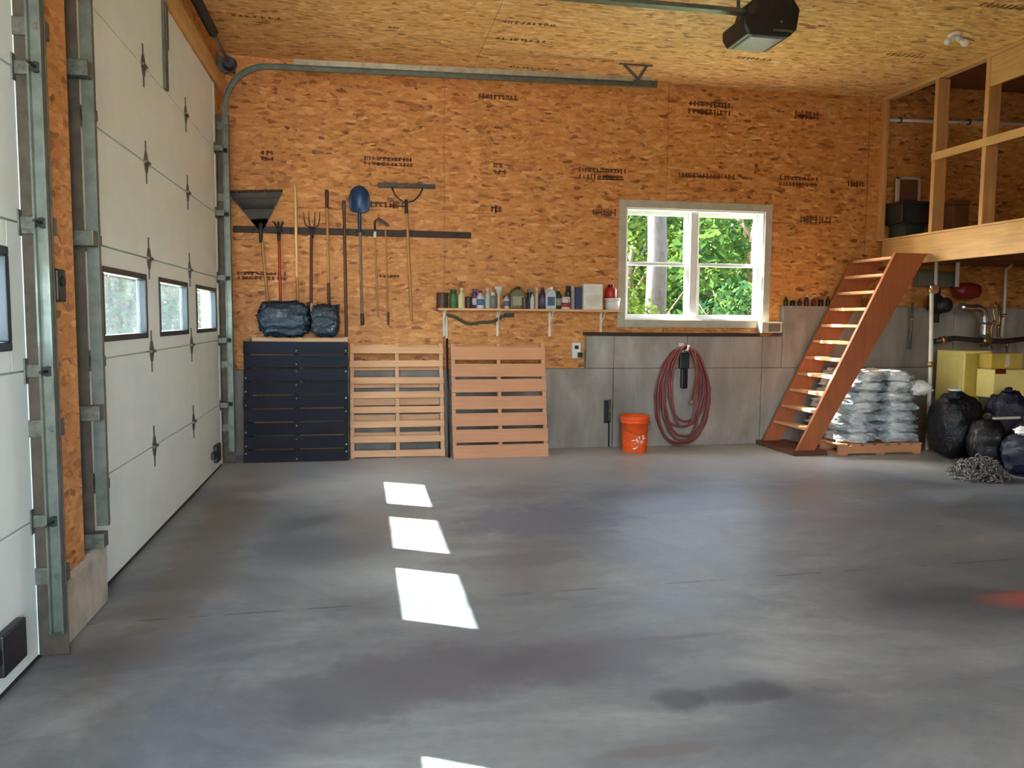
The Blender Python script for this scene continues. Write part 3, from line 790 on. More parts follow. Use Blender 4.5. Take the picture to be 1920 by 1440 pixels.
# red-handled tool with a forked dark head
t = tool('hand_cultivator', 'red-handled tool with a short dark forked head, right of the leaf rake', 523)
shaft(t, (523, 440), (526, 568), .013, M_HANDLERED)
m = MB()
for dx, tip in ((-.045, -.055), (0, .0), (.045, .045)):
    P = at(523, 436, Y=YT); m.tube([P, P+Vector((dx*.6, -.01, .07)), P+Vector((dx, -.03, .10)), P+Vector((tip, -.065, .10))], [.012, .010, .009, .006], 8)
m.build('head', M_TOOLSTEEL, t); P = at(523, 440, Y=YT)
MB().tube([P+Vector((0, 0, .02)), P-Vector((0, 0, .06))], [.019, .016], 10).build('socket', M_TOOLSTEEL, t)
# pale pole
t = tool('wooden_pole', 'pale wooden pole rising well above the rail', 553, 'pole')
shaft(t, (553, 345), (557, 520), .0145, M_HANDLEPALE)
shaft(t, (557, 520), (559, 580), .0130, M_HANDLE, 'lower_end')
# fork
t = tool('pitchfork', 'fork with small curved tines and a dark maroon handle', 585, 'fork')
P = at(585, 428, Y=YT); m = MB()
for dx in (-.075, -.028, .028, .075):
    m.tube([P+Vector((0, 0, -.01)), P+Vector((dx*.8, -.005, .03)), P+Vector((dx, -.012, .08)), P+Vector((dx*1.05, -.0, .165))], [.007, .0065, .006, .002], 7)
m.tube([P+Vector((0, 0, .01)), P+Vector((0, 0, -.1))], [.012, .016], 10); m.build('tines', M_TOOLSTEEL, t)
shaft(t, (584, 440), (583, 600), .014, M_HANDLEMAROON); shaft(t, (583, 568), (583, 612), .017, M_PVC, 'grip')
# flat spade handle up
t = tool('spade_handle', 'tool hung upside down with a dark grip above the rail and a faded shaft', 614)
shaft(t, (613, 385), (617, 575), .013, M_HANDLE)
m = MB(); A, B = at(613, 356, Y=YT), at(613, 390, Y=YT); m.tube([A, A.lerp(B, .2), B], [.016, .021, .017], 10); m.build('grip', M_HANDLEDK, t)
shaft(t, (616, 530), (617, 570), .016, M_HANDLEDK, 'lower_end')
# long dark pole
t = tool('long_dark_pole', 'longest dark pole beside the blue shovel reaching down to the pallets', 645, 'pole')
shaft(t, (645, 384), (650, 640), .0155, M_HANDLEDK); shaft(t, (645, 376), (645, 396), .0165, M_GALVDK, 'end_cap')
# round-point shovel
t = tool('shovel', 'blue round-point shovel hanging blade up', 674, 'shovel')
c0 = at(674, 372, Y=YT); sx = (at(693, 372, Y=YT)-at(655, 372, Y=YT)).length/2; zt = at(674, 348, Y=YT).z; zb = at(674, 399, Y=YT).z
m = MB(); rows = []
prof = [(0, .62), (.04, .86), (.12, .97), (.3, 1), (.55, .98), (.75, .86), (.88, .62), (.96, .34), (1, .04)]
for q, wd in prof:
    z = zb+(zt-zb)*q; row = []
    for k in range(9):
        u = (k/8-.5)*2; row.append((c0.x+u*sx*wd, YT-.012+.045*(u*wd)**2*-1+.035*q*0-.03*math.sin(q*PI), z))
    rows.append(row)
n = len(rows); vs = [v for r in rows for v in r]; back = [(x, y+.004, z) for x, y, z in vs]
fc = []
for i in range(n-1):
    for k in range(8):
        a_ = i*9+k; fc.append((a_, a_+1, a_+10, a_+9)); o_ = len(vs); fc.append((o_+a_+9, o_+a_+10, o_+a_+1, o_+a_))
rim = [k for k in range(9)]+[i*9+8 for i in range(1, n)]+[(n-1)*9+k for k in range(7, -1, -1)]+[i*9 for i in range(n-2, 0, -1)]
for p_, q_ in zip(rim, rim[1:]+rim[:1]): fc.append((q_, p_, p_+len(vs), q_+len(vs)))
m._add([Vector(v) for v in vs+back], fc, 0, True)
m.build('blade', M_BLUESTEEL, t)
P = at(674, 398, Y=YT-.012); m = MB(); m.tube([P+Vector((0, 0, .09)), P, P-Vector((0, -.01, .14)), P-Vector((0, -.01, .2))], [.008, .02, .019, .018], 10); m.build('socket', M_BLUESTEEL, t)
shaft(t, (675, 418), (679, 605), .0145, plain('weathered_handle', L(132, 110, 92), .6, 0, .2)); shaft(t, (679, 588), (680, 610), .019, M_TOOLSTEEL, 'grip')
# small-headed hoe
t = tool('hoe', 'thin hoe with a tiny dark head and a white ferrule', 703, 'hoe')
m = MB(); P = at(703, 430, Y=YT); m.tube([P, P+Vector((0, 0, .08)), P+Vector((.03, -.03, .11))], [.011, .010, .006], 8); m.beam(P+Vector((.03, -.03, .11)), P+Vector((.14, -.05, .035)), .03, .004, (0, 1, 0)); m.build('head', M_TOOLSTEEL, t)
shaft(t, (703, 434), (703, 446), .017, M_PVC, 'ferrule'); shaft(t, (703, 446), (709, 595), .010, M_HANDLE)
# plain rod
t = tool('wooden_rod', 'slim wooden rod hanging just left of the landscape rake', 724, 'rod')
shaft(t, (723, 430), (728, 606), .009, M_HANDLE); shaft(t, (728, 585), (728, 610), .013, M_HANDLEDK, 'grip')
# landscape rake
t = tool('landscape_rake', 'wide-headed landscape rake hanging head up with a bow brace', 765, 'rake')
a, c = at(709, 347, Y=YT-.02), at(816, 350, Y=YT-.02)
m = MB(); m.beam(a, c, .03, .042, (0, 0, 1)); m.build('head', M_TOOLSTEEL, t, .003)
m = MB()
for k in range(26):
    P = a.lerp(c, (k+.5)/26); m.beam(P, P+Vector((0, -.085, -.012)), .008, .008)
m.build('teeth', M_TOOLSTEEL, t)
P = at(762, 380, Y=YT); A = at(735, 352, Y=YT-.01); B = at(793, 353, Y=YT-.01)
m = MB(); m.tube([A, at(741, 366, Y=YT), at(752, 376, Y=YT), P, at(776, 376, Y=YT), at(786, 367, Y=YT), B], .008, 8)
m.tube([P+Vector((0, 0, .03)), P-Vector((0, 0, .11))], [.014, .019], 10); m.build('bow', M_TOOLSTEEL, t)
shaft(t, (762, 383), (772, 602), .0145, M_HANDLE)

# ---------------------------------------------------------------- pallets leaning on the wall
def pallet(name, label, x0, x1, ybase, ytop, H, boards, bw, mb, mr, th=.13, nback=3, thick=.020, bwb=.09, gapmode=None, nails=False, seed=0, runner_front=False):
    """built upright: runners run up, boards run along x; leaned back onto the wall"""
    rnd = random.Random(seed)
    W = x1-x0
    t = thing(name, label, 'pallet', ((x0+x1)/2, ybase, 0), 'pallets leaning on the back wall')
    ang = -math.asin((ytop-ybase)/H)
    R = Matrix.Rotation(ang, 4, 'X'); T = Matrix.Translation(((x0+x1)/2, ybase, .0))
    base = T @ R
    def put(m, nm, mat, par, bev=.002):
        m.bm.transform(base); return m.build(nm, mat, par, bev)
    for i, u in enumerate((-W/2+.02, 0, W/2-.02)):
        m = MB(); m.box((u-.019, thick, 0), (u+.019, th-thick, H)); put(m, 'runner', mr, t)
    for z in boards:
        m = MB(); s = rnd.uniform(-.004, .004); tl = rnd.uniform(-.006, .006)
        m.box((-W/2+s, 0, z-bw/2), (W/2+s, thick-.001, z+bw/2), rot=Matrix.Rotation(tl, 3, 'Y'))
        put(m, 'deck_board', mb, t)
    for k in range(nback):
        z = bwb/2+(H-bwb)*k/(nback-1)
        m = MB(); m.box((-W/2, th-thick+.001, z-bwb/2), (W/2, th, z+bwb/2)); put(m, 'bottom_board', mb, t)
    if nails:
        for z in boards:
            for u in (-W/2+.02, 0, W/2-.02):
                if rnd.random() < .8:
                    dz = rnd.choice((-1, 1))*bw*.25
                    m = MB(); m.tube([(u, -.0015, z+dz), (u, .004, z+dz)], .008, 6); put(m, 'nail', M_GALV, t, 0)
    return t
# navy pallet in front, a natural one behind it
H = 1.20
bz = [H-.055-i*(H-.11)/8 for i in range(9)]
pallet('pallet', 'pale wooden pallet standing behind the navy one and holding it up', -1.06, -.135, 8.125, 8.15, 1.205, [.06+i*.155 for i in range(8)], .10, M_PALX, M_PALZ, th=.14, seed=5)
pallet('pallet', 'dark navy stained pallet with close boards at the left corner', -1.118, -.135, 7.87, 8.0, 1.17, [1.17-.06-i*(1.17-.12)/8 for i in range(9)], .119, M_NAVYX, M_NAVYZ, th=.12, nails=True, seed=1, thick=.018)
zz = [at(740, y, Y=8.02).z for y in (654, 680, 712, 739, 767, 794, 822, 851)]
pallet('pallet', 'open wooden pallet with thin slats and wide gaps, between the navy and ruddy pallets', -.118, .822, 7.96, 8.18, 1.165, [max(z, .045) for z in zz], .066, M_PALX, M_PALZ, th=.13, nback=7, bwb=.085, seed=2)
zz = [at(935, y, Y=7.95).z for y in (660, 692, 721, 753, 784, 814, 843)]
pallet('pallet', 'ruddy wooden pallet with broad boards and narrow gaps, rightmost of the row', .893, 1.87, 7.84, 8.05, 1.165, [max(z, .065) for z in zz], .132, M_PALREDX, M_PALREDZ, th=.13, nback=4, seed=3)

# glossy black bags lying on the pallet tops
for i, (xa, xb, lb, sd, zz_, dd) in enumerate(((-.985, -.50, 'glossy black bag lying on the pallets, left of the pair', 1.2, .33, .28), (-.485, -.22, 'smaller glossy black bag on the pallets, right of the pair', 4.7, .31, .26))):
    t = thing('black_bag', lb, 'bag', ((xa+xb)/2, 8.145, 1.21), 'bags on top of the pallets')
    m = MB(); m.pillow(((xa+xb)/2, 8.145, 1.215+zz_/2), (xb-xa, dd, zz_), nu=72, nv=36, p=.30, amp=.11, seed=sd, fr=4.2, rip=.05); m.build('film', M_BLKBAG, t)
    m = MB(); x = xb-.02 if i == 0 else xb-.015
    m.tube([(x, 8.14, 1.215+zz_*.75), (x+.01, 8.13, 1.215+zz_*.9), (x+.005, 8.12, 1.215+zz_*1.0)], [.02, .012, .026], 8); m.build('knot', M_BLKBAG, t)

# black rod with white ends between the pallets
t = thing('thin_rod', 'thin black rod with a white grip standing between two wooden pallets', 'rod', (.86, 7.9, 0))
A, B = Vector((.858, 8.16, 1.42)), Vector((.858, 7.90, .0))
MB().tube([A.lerp(B, .16), B], .011, 10).build('shaft', M_BLACK, t)
MB().tube([A, A.lerp(B, .16)], .014, 10).build('grip', M_PVC, t)

# ---------------------------------------------------------------- shelf with its bottles
SZ = 1.505; SY0 = 8.17
t = thing('wall_shelf', 'long wooden shelf on white brackets crowded with bottles and cans', 'shelf', (1.8, D, SZ))
MB().box((.775, SY0, SZ-.024), (2.745, D-.001, SZ)).build('board', M_PALX, t, .003)
for px in (833, 933, 1031, 1127):
    x = at(px, 600, Y=D-.01).x
    m = MB(); m.box((x-.012, D-.008, SZ-.29), (x+.012, D-.001, SZ-.025)); m.box((x-.012, SY0+.03, SZ-.034), (x+.012, D-.001, SZ-.0245))
    m.beam((x, SY0+.07, SZ-.034), (x, D-.006, SZ-.17), .01, .01, (0, 1, 0)); m.build('bracket', M_WHITE, t, .002)

_mc = {}
def cm(c, rough=.4, metal=0.):
    k = (c, rough, metal)
    if k not in _mc: _mc[k] = plain('bottle_%d_%d_%d' % c, L(*c), rough, metal, .08, 12)
    return _mc[k]
SG = 'bottles and cans on the wall shelf'
def px_x(px, Y): return at(px, 560, Y=Y).x
def bottle(kind, px0, px1, top, c, label, Y=8.235, cap=(40, 40, 40), lab=None, name=None, cat='bottle'):
    x0, x1 = px_x(px0, Y), px_x(px1, Y); x = (x0+x1)/2; r = (x1-x0)/2*.97
    h = at((px0+px1)/2, top, Y=Y).z-SZ
    t = thing(name or {'can': 'paint_can', 'spray': 'spray_can', 'round': 'bottle', 'jug': 'jug', 'box': 'carton'}[kind], label, cat, (x, Y, SZ), SG)
    b = cm(c)
    if kind == 'can':
        MB().lathe([(r*.96, 0), (r, .004), (r, .01), (r*.97, .014), (r*.97, h-.014), (r, h-.01), (r, h), (r*.9, h), (r*.88, h-.006)], (x, Y, SZ), 20).build('body', b, t)
        MB().lathe([(r*.86, h-.0058), (r*.86, h-.003), (r*.3, h-.003)], (x, Y, SZ), 20).build('lid', M_GALV, t)
        m = MB(); m.tube([(x-r*1.0, Y, SZ+h*.75), (x-r*.8, Y-r*.95, SZ+h*.45), (x, Y-r*1.3, SZ+h*.36), (x+r*.8, Y-r*.95, SZ+h*.45), (x+r*1.0, Y, SZ+h*.75)], .002, 5); m.build('handle', M_GALV, t)
    elif kind == 'spray':
        MB().lathe([(r*.9, 0), (r, .004), (r, h*.72), (r*.85, h*.78), (r*.5, h*.82), (r*.5, h*.84)], (x, Y, SZ), 18).build('body', b, t)
        MB().lathe([(r*.85, h*.785), (r*.85, h*.97), (r*.75, h), (r*.2, h)], (x, Y, SZ), 18).build('cap', cm(cap), t)
    elif kind == 'round':
        MB().lathe([(r*.92, 0), (r, .006), (r, h*.58), (r*.9, h*.68), (r*.42, h*.80), (r*.38, h*.88)], (x, Y, SZ), 20).build('body', b, t)
        MB().lathe([(r*.46, h*.88), (r*.46, h*.985), (r*.38, h)], (x, Y, SZ), 16).build('cap', cm(cap), t)
    elif kind == 'jug':
        d = min(r*.7, .06); m = MB()
        m.prism([(x-r, SZ), (x+r, SZ), (x+r, SZ+h*.68), (x+r*.55, SZ+h*.86), (x-r*.2, SZ+h*.88), (x-r, SZ+h*.70)], 'y', Y-d, Y+d); m.build('body', b, t, .012, bseg=3)
        MB().lathe([(r*.3, 0), (r*.3, h*.12), (r*.22, h*.125)], (x+r*.15, Y, SZ+h*.87), 14).build('cap', cm(cap), t)
        MB().tube([(x-r*.8, Y, SZ+h*.72), (x-r*.75, Y, SZ+h*.84), (x-r*.3, Y, SZ+h*.92), (x, Y, SZ+h*.9)], .009, 8).build('handle', b, t)
    else:
        d = min(r*.8, .07); MB().box((x-r, Y-d, SZ), (x+r, Y+d, SZ+h)).build('body', b, t, .003)
        MB().box((x-r*.98, Y-d*.1, SZ+h), (x+r*.98, Y+d*.1, SZ+h+.001)).build('flap', b, t)
    if lab and kind in ('spray', 'round', 'can'):
        MB().lathe([(r*1.012, h*.18), (r*1.012, h*.52)], (x, Y, SZ), 20).build('label', cm(lab), t)
    elif lab:
        MB().box((x-r*.7, Y-d-.002, SZ+h*.15), (x+r*.7, Y-d, SZ+h*.55)).build('label', cm(lab), t)
    return t
bottle('can', 818, 841, 549, (74, 50, 32), 'squat dark brown tin at the left end of the shelf', name='tin', cat='tin')
bottle('spray', 843, 857, 543, (66, 120, 78), 'green spray can second from the left end of the shelf', cap=(50, 80, 50), cat='spray can')
bottle('round', 858, 872, 540, (214, 206, 160), 'cream bottle beside the green spray can', cap=(220, 210, 170))
bottle('can', 873, 884, 556, (60, 54, 36), 'small olive tin beside the cream bottle', name='tin', cat='tin')
bottle('spray', 885, 896, 542, (92, 66, 130), 'purple spray can near the left of the shelf', cap=(90, 60, 120), lab=(200, 196, 206), cat='spray can')
bottle('round', 893, 908, 545, (206, 204, 210), 'white bottle with a blue cap beside the purple spray can', Y=8.215, cap=(50, 60, 130), lab=(90, 120, 160))
bottle('round', 908, 920, 541, (186, 196, 190), 'pale grey bottle left of the funnel', cap=(230, 230, 225))
bottle('spray', 919, 930, 548, (120, 128, 110), 'grey-green spray can touching the funnel', cap=(200, 200, 190), cat='spray can')
# funnel standing on its rim
x = px_x(935, 8.24); t = thing('funnel', 'white funnel standing spout down on the shelf', 'funnel', (x, 8.24, SZ), SG)
hh = at(935, 537, Y=8.24).z-SZ; rr = (px_x(943, 8.24)-px_x(926, 8.24))/2
MB().lathe([(.030, 0), (.030, .006), (.014, .010), (.014, hh*.55), (rr*.55, hh*.72), (rr, hh*.93), (rr, hh), (rr*.92, hh), (rr*.5, hh*.74)], (x, 8.24, SZ), 20).build('cone', M_PVC, t)
bottle('round', 944, 956, 551, (196, 190, 196), 'small white bottle right of the funnel', cap=(90, 80, 80), lab=(120, 110, 140))
bottle('jug', 955, 984, 537, (92, 84, 48), 'olive jug in the middle of the shelf', cap=(60, 54, 36), lab=(150, 146, 120), cat='jug')
bottle('can', 975, 992, 558, (58, 50, 40), 'low brown tin in front of the middle of the shelf', Y=8.205, name='tin', cat='tin')
bottle('spray', 988, 997, 541, (34, 44, 52), 'black spray can right of the olive jug', cap=(120, 124, 130), cat='spray can')
bottle('round', 994, 1002, 548, (206, 212, 214), 'slim white bottle right of the black spray can', Y=8.21, cap=(60, 60, 60))
bottle('spray', 1003, 1009, 539, (190, 184, 170), 'tall narrow white tube on the shelf', cap=(190, 184, 170), cat='tube', name='tube')
bottle('round', 1010, 1024, 539, (56, 44, 66), 'dark purple bottle right of the narrow white tube', cap=(150, 40, 40), lab=(96, 90, 110))
bottle('jug', 1022, 1042, 538, (180, 196, 206), 'pale blue jug with a round dark emblem', Y=8.205, cap=(232, 232, 232), lab=(70, 90, 110), cat='jug')
bottle('round', 1041, 1054, 541, (34, 62, 48), 'dark green bottle right of the pale blue jug', cap=(190, 170, 130), lab=(150, 160, 140))
bottle('can', 1052, 1070, 557, (200, 186, 180), 'white and red tin low on the shelf', Y=8.205, lab=(170, 50, 50), name='tin', cat='tin')
bottle('spray', 1060, 1070, 536, (44, 66, 58), 'dark teal spray can behind the white and red tin', Y=8.30, cap=(40, 44, 46), cat='spray can')
bottle('spray', 1070, 1078, 536, (150, 154, 150), 'tall grey spray can beside the navy carton', cap=(176, 174, 160), cat='spray can')
bottle('box', 1078, 1089, 539, (46, 58, 92), 'narrow navy carton beside the white box', cat='carton')
bottle('box', 1090, 1127, 533, (218, 214, 204), 'large white box near the right end of the shelf', cat='box', lab=(206, 202, 190), name='box')
# white tub with a red jug on top at the right end
x0, x1 = px_x(1133, 8.255), px_x(1163, 8.255); x = (x0+x1)/2; r = (x1-x0)/2
h = at(1148, 560, Y=8.255).z-SZ
t = thing('plastic_tub', 'white tub at the right end of the shelf under a red can', 'tub', (x, 8.255, SZ), SG)
MB().lathe([(r*.85, 0), (r*.92, h*.9)], (x, 8.255, SZ), 20).build('body', M_WHITE, t); MB().lathe([(r, h*.88), (r, h), (r*.9, h+.004)], (x, 8.255, SZ), 20).build('lid', M_WHITE, t)
t = thing('red_can', 'red can standing on the white tub', 'can', (x-.02, 8.255, SZ+h+.004), SG)
r2 = r*.72; h2 = .125
MB().lathe([(r2*.95, 0), (r2, .004), (r2, h2*.75), (r2*.6, h2*.95)], (x-.02, 8.255, SZ+h+.005), 20).build('body', M_RED, t); MB().lathe([(r2*.5, h2*.95), (r2*.5, h2*1.15), (r2*.4, h2*1.17)], (x-.02, 8.255, SZ+h+.005), 14).build('cap', cm((90, 20, 20)), t)
# strap sagging under the shelf
t = thing('strap', 'olive strap sagging along the wall beneath the shelf', 'strap', (1.2, D-.02, SZ-.09))
pts = []
for k in range(25):
    q = k/24; pts.append((at(838+112*q, 593, Y=D-.03).x, D-.026, SZ-.075-.085*math.sin(q*PI)**1.3+.012*math.sin(q*14)))
m = MB()
for a_, b_ in zip(pts, pts[1:]): m.beam(a_, b_, .006, .034, (0, 0, 1))
m.build('webbing', plain('olive_webbing', L(86, 78, 52), .9), t); P = Vector(pts[-1])
MB().box((P.x-.02, D-.045, P.z-.022), (P.x+.08, D-.012, P.z+.018)).build('buckle', M_BLACK, t, .004)

# outlet with a black plug
P = at(1081, 657, Y=D-.01)
t = thing('outlet', 'white wall outlet with a black plug above the concrete step', 'outlet', (P.x, D, P.z))
MB().box((P.x-.055, D-.04, P.z-.085), (P.x+.040, D-.001, P.z+.085)).build('box', M_WHITE, t, .006)
MB().box((P.x-.030, D-.043, P.z+.015), (P.x+.015, D-.040, P.z+.055)).build('socket', M_BLACK, t, .002)
MB().box((P.x+.0, D-.085, P.z-.075), (P.x+.05, D-.0405, P.z-.02)).build('plug', M_BLACK, t, .006)

# ---------------------------------------------------------------- hose, bucket, small things at the foundation
t = thing('air_hose', 'red rubber hose hanging in long loops from a white hook on the concrete', 'hose', (3.52, CF-.06, 0))
HK = at(1281, 652, Y=CF-.06)
rnd = random.Random(11); pts = []
loops = [(1228, 1330, 842), (1236, 1322, 800), (1246, 1326, 818), (1233, 1312, 836), (1254, 1318, 790), (1242, 1328, 826), (1259, 1307, 800)]
for i, (xl, xr, yb) in enumerate(loops):
    y = CF-.035-.022*i*.8; xa, xb = at(xl, 740, Y=y).x, at(xr, 740, Y=y).x; zb = max(.03, at(1280, yb, Y=y).z); zt = HK.z+.012*i*.4-.005
    xc = (xa+xb)/2; n = 40
    for k in range(n):
        a = PI/2+2*PI*k/n
        cx, sz = math.cos(a), math.sin(a)
        wd = .5*(xb-xa)*(1-.28*max(0, sz)**2)
        e = .82
        x = xc+(HK.x-xc)*max(0, sz)**2+wd*math.copysign(abs(cx)**e, cx)
        z = (zt+zb)/2+(zt-zb)/2*math.copysign(abs(sz)**1.0, sz)
        yy = y + (-.022*.8)*(k/n)
        pts.append((x+.006*rnd.uniform(-1, 1), yy, z+.003*rnd.uniform(-1, 1)))
e0 = Vector(pts[-1]); pts += [(e0.x+.07, e0.y-.01, e0.z-.05), (e0.x+.10, e0.y-.01, e0.z-.3), (e0.x+.05, e0.y-.01, e0.z-.6)]
MB().tube(pts, .0125, 7).build('coils', M_HOSE, t)
MB().tube([(pts[-1][0], pts[-1][1], pts[-1][2]+.02), (pts[-1][0]-.004, pts[-1][1], pts[-1][2]-.05)], .015, 8).build('coupling', M_BRASS, t)
t = thing('hose_hook', 'white hook on the concrete that carries the red hose', 'hook', (HK.x, CF, HK.z))
m = MB(); m.box((HK.x-.03, CF-.006, HK.z-.06), (HK.x+.03, CF-.001, HK.z+.05)); m.build('plate', M_WHITE, t, .003)
m = MB(); m.tube([(HK.x, CF-.006, HK.z-.012), (HK.x, CF-.19, HK.z-.018), (HK.x, CF-.205, HK.z+.03)], .012, 10); m.build('arm', M_WHITE, t)
P = at(1283, 695, Y=CF-.05)
t = thing('air_tool', 'black air tool hanging on the concrete inside the red hose loops', 'tool', (P.x, CF, P.z))
m = MB(); m.box((P.x-.055, CF-.06, P.z+.02), (P.x+.06, CF-.002, P.z+.20)); m.build('body', plain('dark_green_black', L(34, 42, 34), .5), t, .012)
m = MB(); m.box((P.x-.03, CF-.055, P.z-.20), (P.x+.045, CF-.004, P.z+.02)); m.build('grip', M_BLACK, t, .012)
P = at(1141, 772, Y=CF-.03)
t = thing('latch_bracket', 'dark upright metal bracket on the concrete left of the orange bucket', 'bracket', (P.x, CF, P.z))
m = MB(); m.box((P.x-.045, CF-.03, P.z-.125), (P.x+.0, CF-.001, P.z+.125)); m.build('plate', M_BLACK, t, .004)
m = MB(); m.tube([(P.x+.022, CF-.012, P.z-.12), (P.x+.022, CF-.012, P.z+.13)], .012, 8); m.build('rod', M_HINGE, t)
t = thing('hanging_cable', 'dark cable running down the concrete below the upright bracket', 'cable', (P.x+.02, CF, .3))
MB().tube([(P.x+.01, CF-.008, P.z-.125), (P.x+.012, CF-.01, .3), (P.x+.014, CF-.012, .006)], .008, 6).build('cable', M_BLACKRUB, t)

# bucket
BX, BY = at(1199, 847, Z=.02).x, 8.02
t = thing('bucket', 'bright orange plastic bucket with white lettering on the floor by the hose', 'bucket', (BX, BY, 0))
br, bh = .148, .385
m = MB(); m.lathe([(br*.86, .002), (br*.88, .006), (br*.98, bh*.80), (br*1.06, bh*.805), (br*1.06, bh*.83), (br*1.0, bh*.835), (br*1.0, bh*.90), (br*1.07, bh*.905), (br*1.07, bh*.93), (br*1.01, bh*.935), (br*1.03, bh*.985), (br*1.07, bh), (br*.98, bh), (br*.93, bh*.2), (br*.80, .012)], (BX, BY, 0), 36); m.build('body', M_ORANGE, t)
m = MB(); pts = [(BX-br*1.08, BY, bh*.86)]
for k in range(1, 16):
    a = PI*k/16; pts.append((BX-br*1.12*math.cos(a), BY-br*1.16*math.sin(a), bh*.86-.13*math.sin(a)))
pts.append((BX+br*1.08, BY, bh*.86)); m.tube(pts, .003, 6); m.build('bail', M_GALV, t)
rnd = random.Random(5); m = MB()
A0 = math.atan2(-BY, -BX)+.28      # turned a little to the right of the viewer
for row in range(3):
    n = (4, 5, 4)[row]
    for k in range(n):
        u0 = (k-(n-1)/2)*.034+row*.004; z0 = .155-row*.040+u0*.45
        for _ in range(3):
            du, dz = rnd.uniform(-.010, .010), rnd.uniform(-.012, .012); vert = rnd.random() < .5
            aa = A0+(u0+du)/br; r_ = br*(.885+(z0+dz)/(bh*.80)*.095)+.0012
            c_ = Vector((BX+r_*math.cos(aa), BY+r_*math.sin(aa), z0+dz)); tg = Vector((-math.sin(aa), math.cos(aa), .42)).normalized(); ax_ = Vector((0, 0, 1)) if vert else tg
            m.beam(c_-ax_*.012, c_+ax_*.012, .007, .0015, Vector((math.cos(aa), math.sin(aa), 0)))
m.build('lettering', M_WHITE, t)

# white carton on the ledge at the step
P = at(1441, 622, Y=CF-.0)
t = thing('small_carton', 'small white carton on the ledge below the window corner', 'carton', (4.55, CF+.04, 1.227))
m = MB(); m.box((4.41, CF-.05, 1.264), (4.66, D-.03, 1.385)); m.build('body', M_TRIM, t, .004)
m = MB(); m.box((4.49, CF-.052, 1.28), (4.63, CF-.0505, 1.365)); m.build('label', M_PANEL, t)
# dark bottles on the concrete ledge right of the window
LG = 'dark bottles on the concrete ledge'
for i, (px, h, r, c, lb, kind) in enumerate(((1474, .10, .026, (50, 34, 26), 'brown bottle, leftmost on the concrete ledge', 0), (1487, .06, .028, (40, 30, 24), 'squat dark jar, second on the concrete ledge', 1),
        (1500, .08, .024, (60, 26, 20), 'dark red bottle on the ledge left of the white-capped one', 0), (1513, .12, .024, (44, 36, 30), 'white-capped dark bottle in the middle of the ledge', 2),
        (1527, .09, .026, (96, 36, 22), 'rust red bottle right of the white-capped one', 0), (1540, .075, .028, (46, 30, 22), 'squat brown jar near the stairs on the ledge', 1), (1553, .11, .024, (40, 28, 22), 'dark bottle on the ledge closest to the stairs', 0))):
    x = at(px, 562, Y=8.335).x; z0 = 1.573
    t = thing('jar' if kind == 1 else 'bottle', lb, 'jar' if kind == 1 else 'bottle', (x, 8.34, z0), LG)
    if kind == 1:
        MB().lathe([(r*.95, 0), (r, .004), (r, h*.75)], (x, 8.34, z0), 14).build('body', cm(c), t); MB().lathe([(r*1.03, h*.74), (r*1.03, h)], (x, 8.34, z0), 14).build('lid', cm((30, 26, 22)), t)
    else:
        MB().lathe([(r*.95, 0), (r, .004), (r, h*.6), (r*.45, h*.78), (r*.42, h*.86)], (x, 8.34, z0), 14).build('body', cm(c), t)
        MB().lathe([(r*.5, h*.85), (r*.5, h)], (x, 8.34, z0), 12).build('cap', cm((226, 222, 214)) if kind == 2 else cm((70, 44, 30)), t)

# ---------------------------------------------------------------- loft
LX = 5.88; LZ0, LZ1 = 2.03, 2.32
t = thing('loft', 'open timber loft with a pale rim board along its front', 'loft', (LX, 6.5, 0), kind='structure')
MB().box((LX, 4.0, LZ0), (LX+.04, CF-.02, LZ1)).build('rim_board', M_PINEY, t, .004)
MB().box((LX-.02, 4.0, LZ1), (XR-.01, D-.02, LZ1+.02)).build('deck', M_PINEY, t)
for k in range(9):
    y = 4.3+k*.48; MB().box((LX+.042, y, LZ0+.02), (XR-.01, y+.04, LZ1-.003)).build('joist', M_JOIST, t)
def post(y0, y1, z0, z1, x0=LX+.0, x1=LX+.14): return MB().box((x0, y0, z0), (x1, y1, z1)).build('post', M_PINEZ, t, .004)
post(7.475, 7.525, LZ1+.021, CEIL-.04); post(6.785, 6.835, LZ1+.021, CEIL-.04); post(4.6, 4.65, LZ1+.021, CEIL-.04)
post(D-.09, D-.002, LZ1+.021, CEIL-.04, x1=LX+.04)
MB().box((LX-.005, 4.0, CEIL-.04), (LX+.085, D-.002, CEIL-.001)).build('top_plate', M_PINEY, t, .003)
MB().box((LX+.001, 4.0, 3.635), (LX+.036, 6.78, CEIL-.041)).build('header', M_PINEY, t, .004)
MB().box((LX-.028, 4.0, 3.075), (LX-.001, 7.50, 3.155)).build('rail', M_PINEY, t, .004)

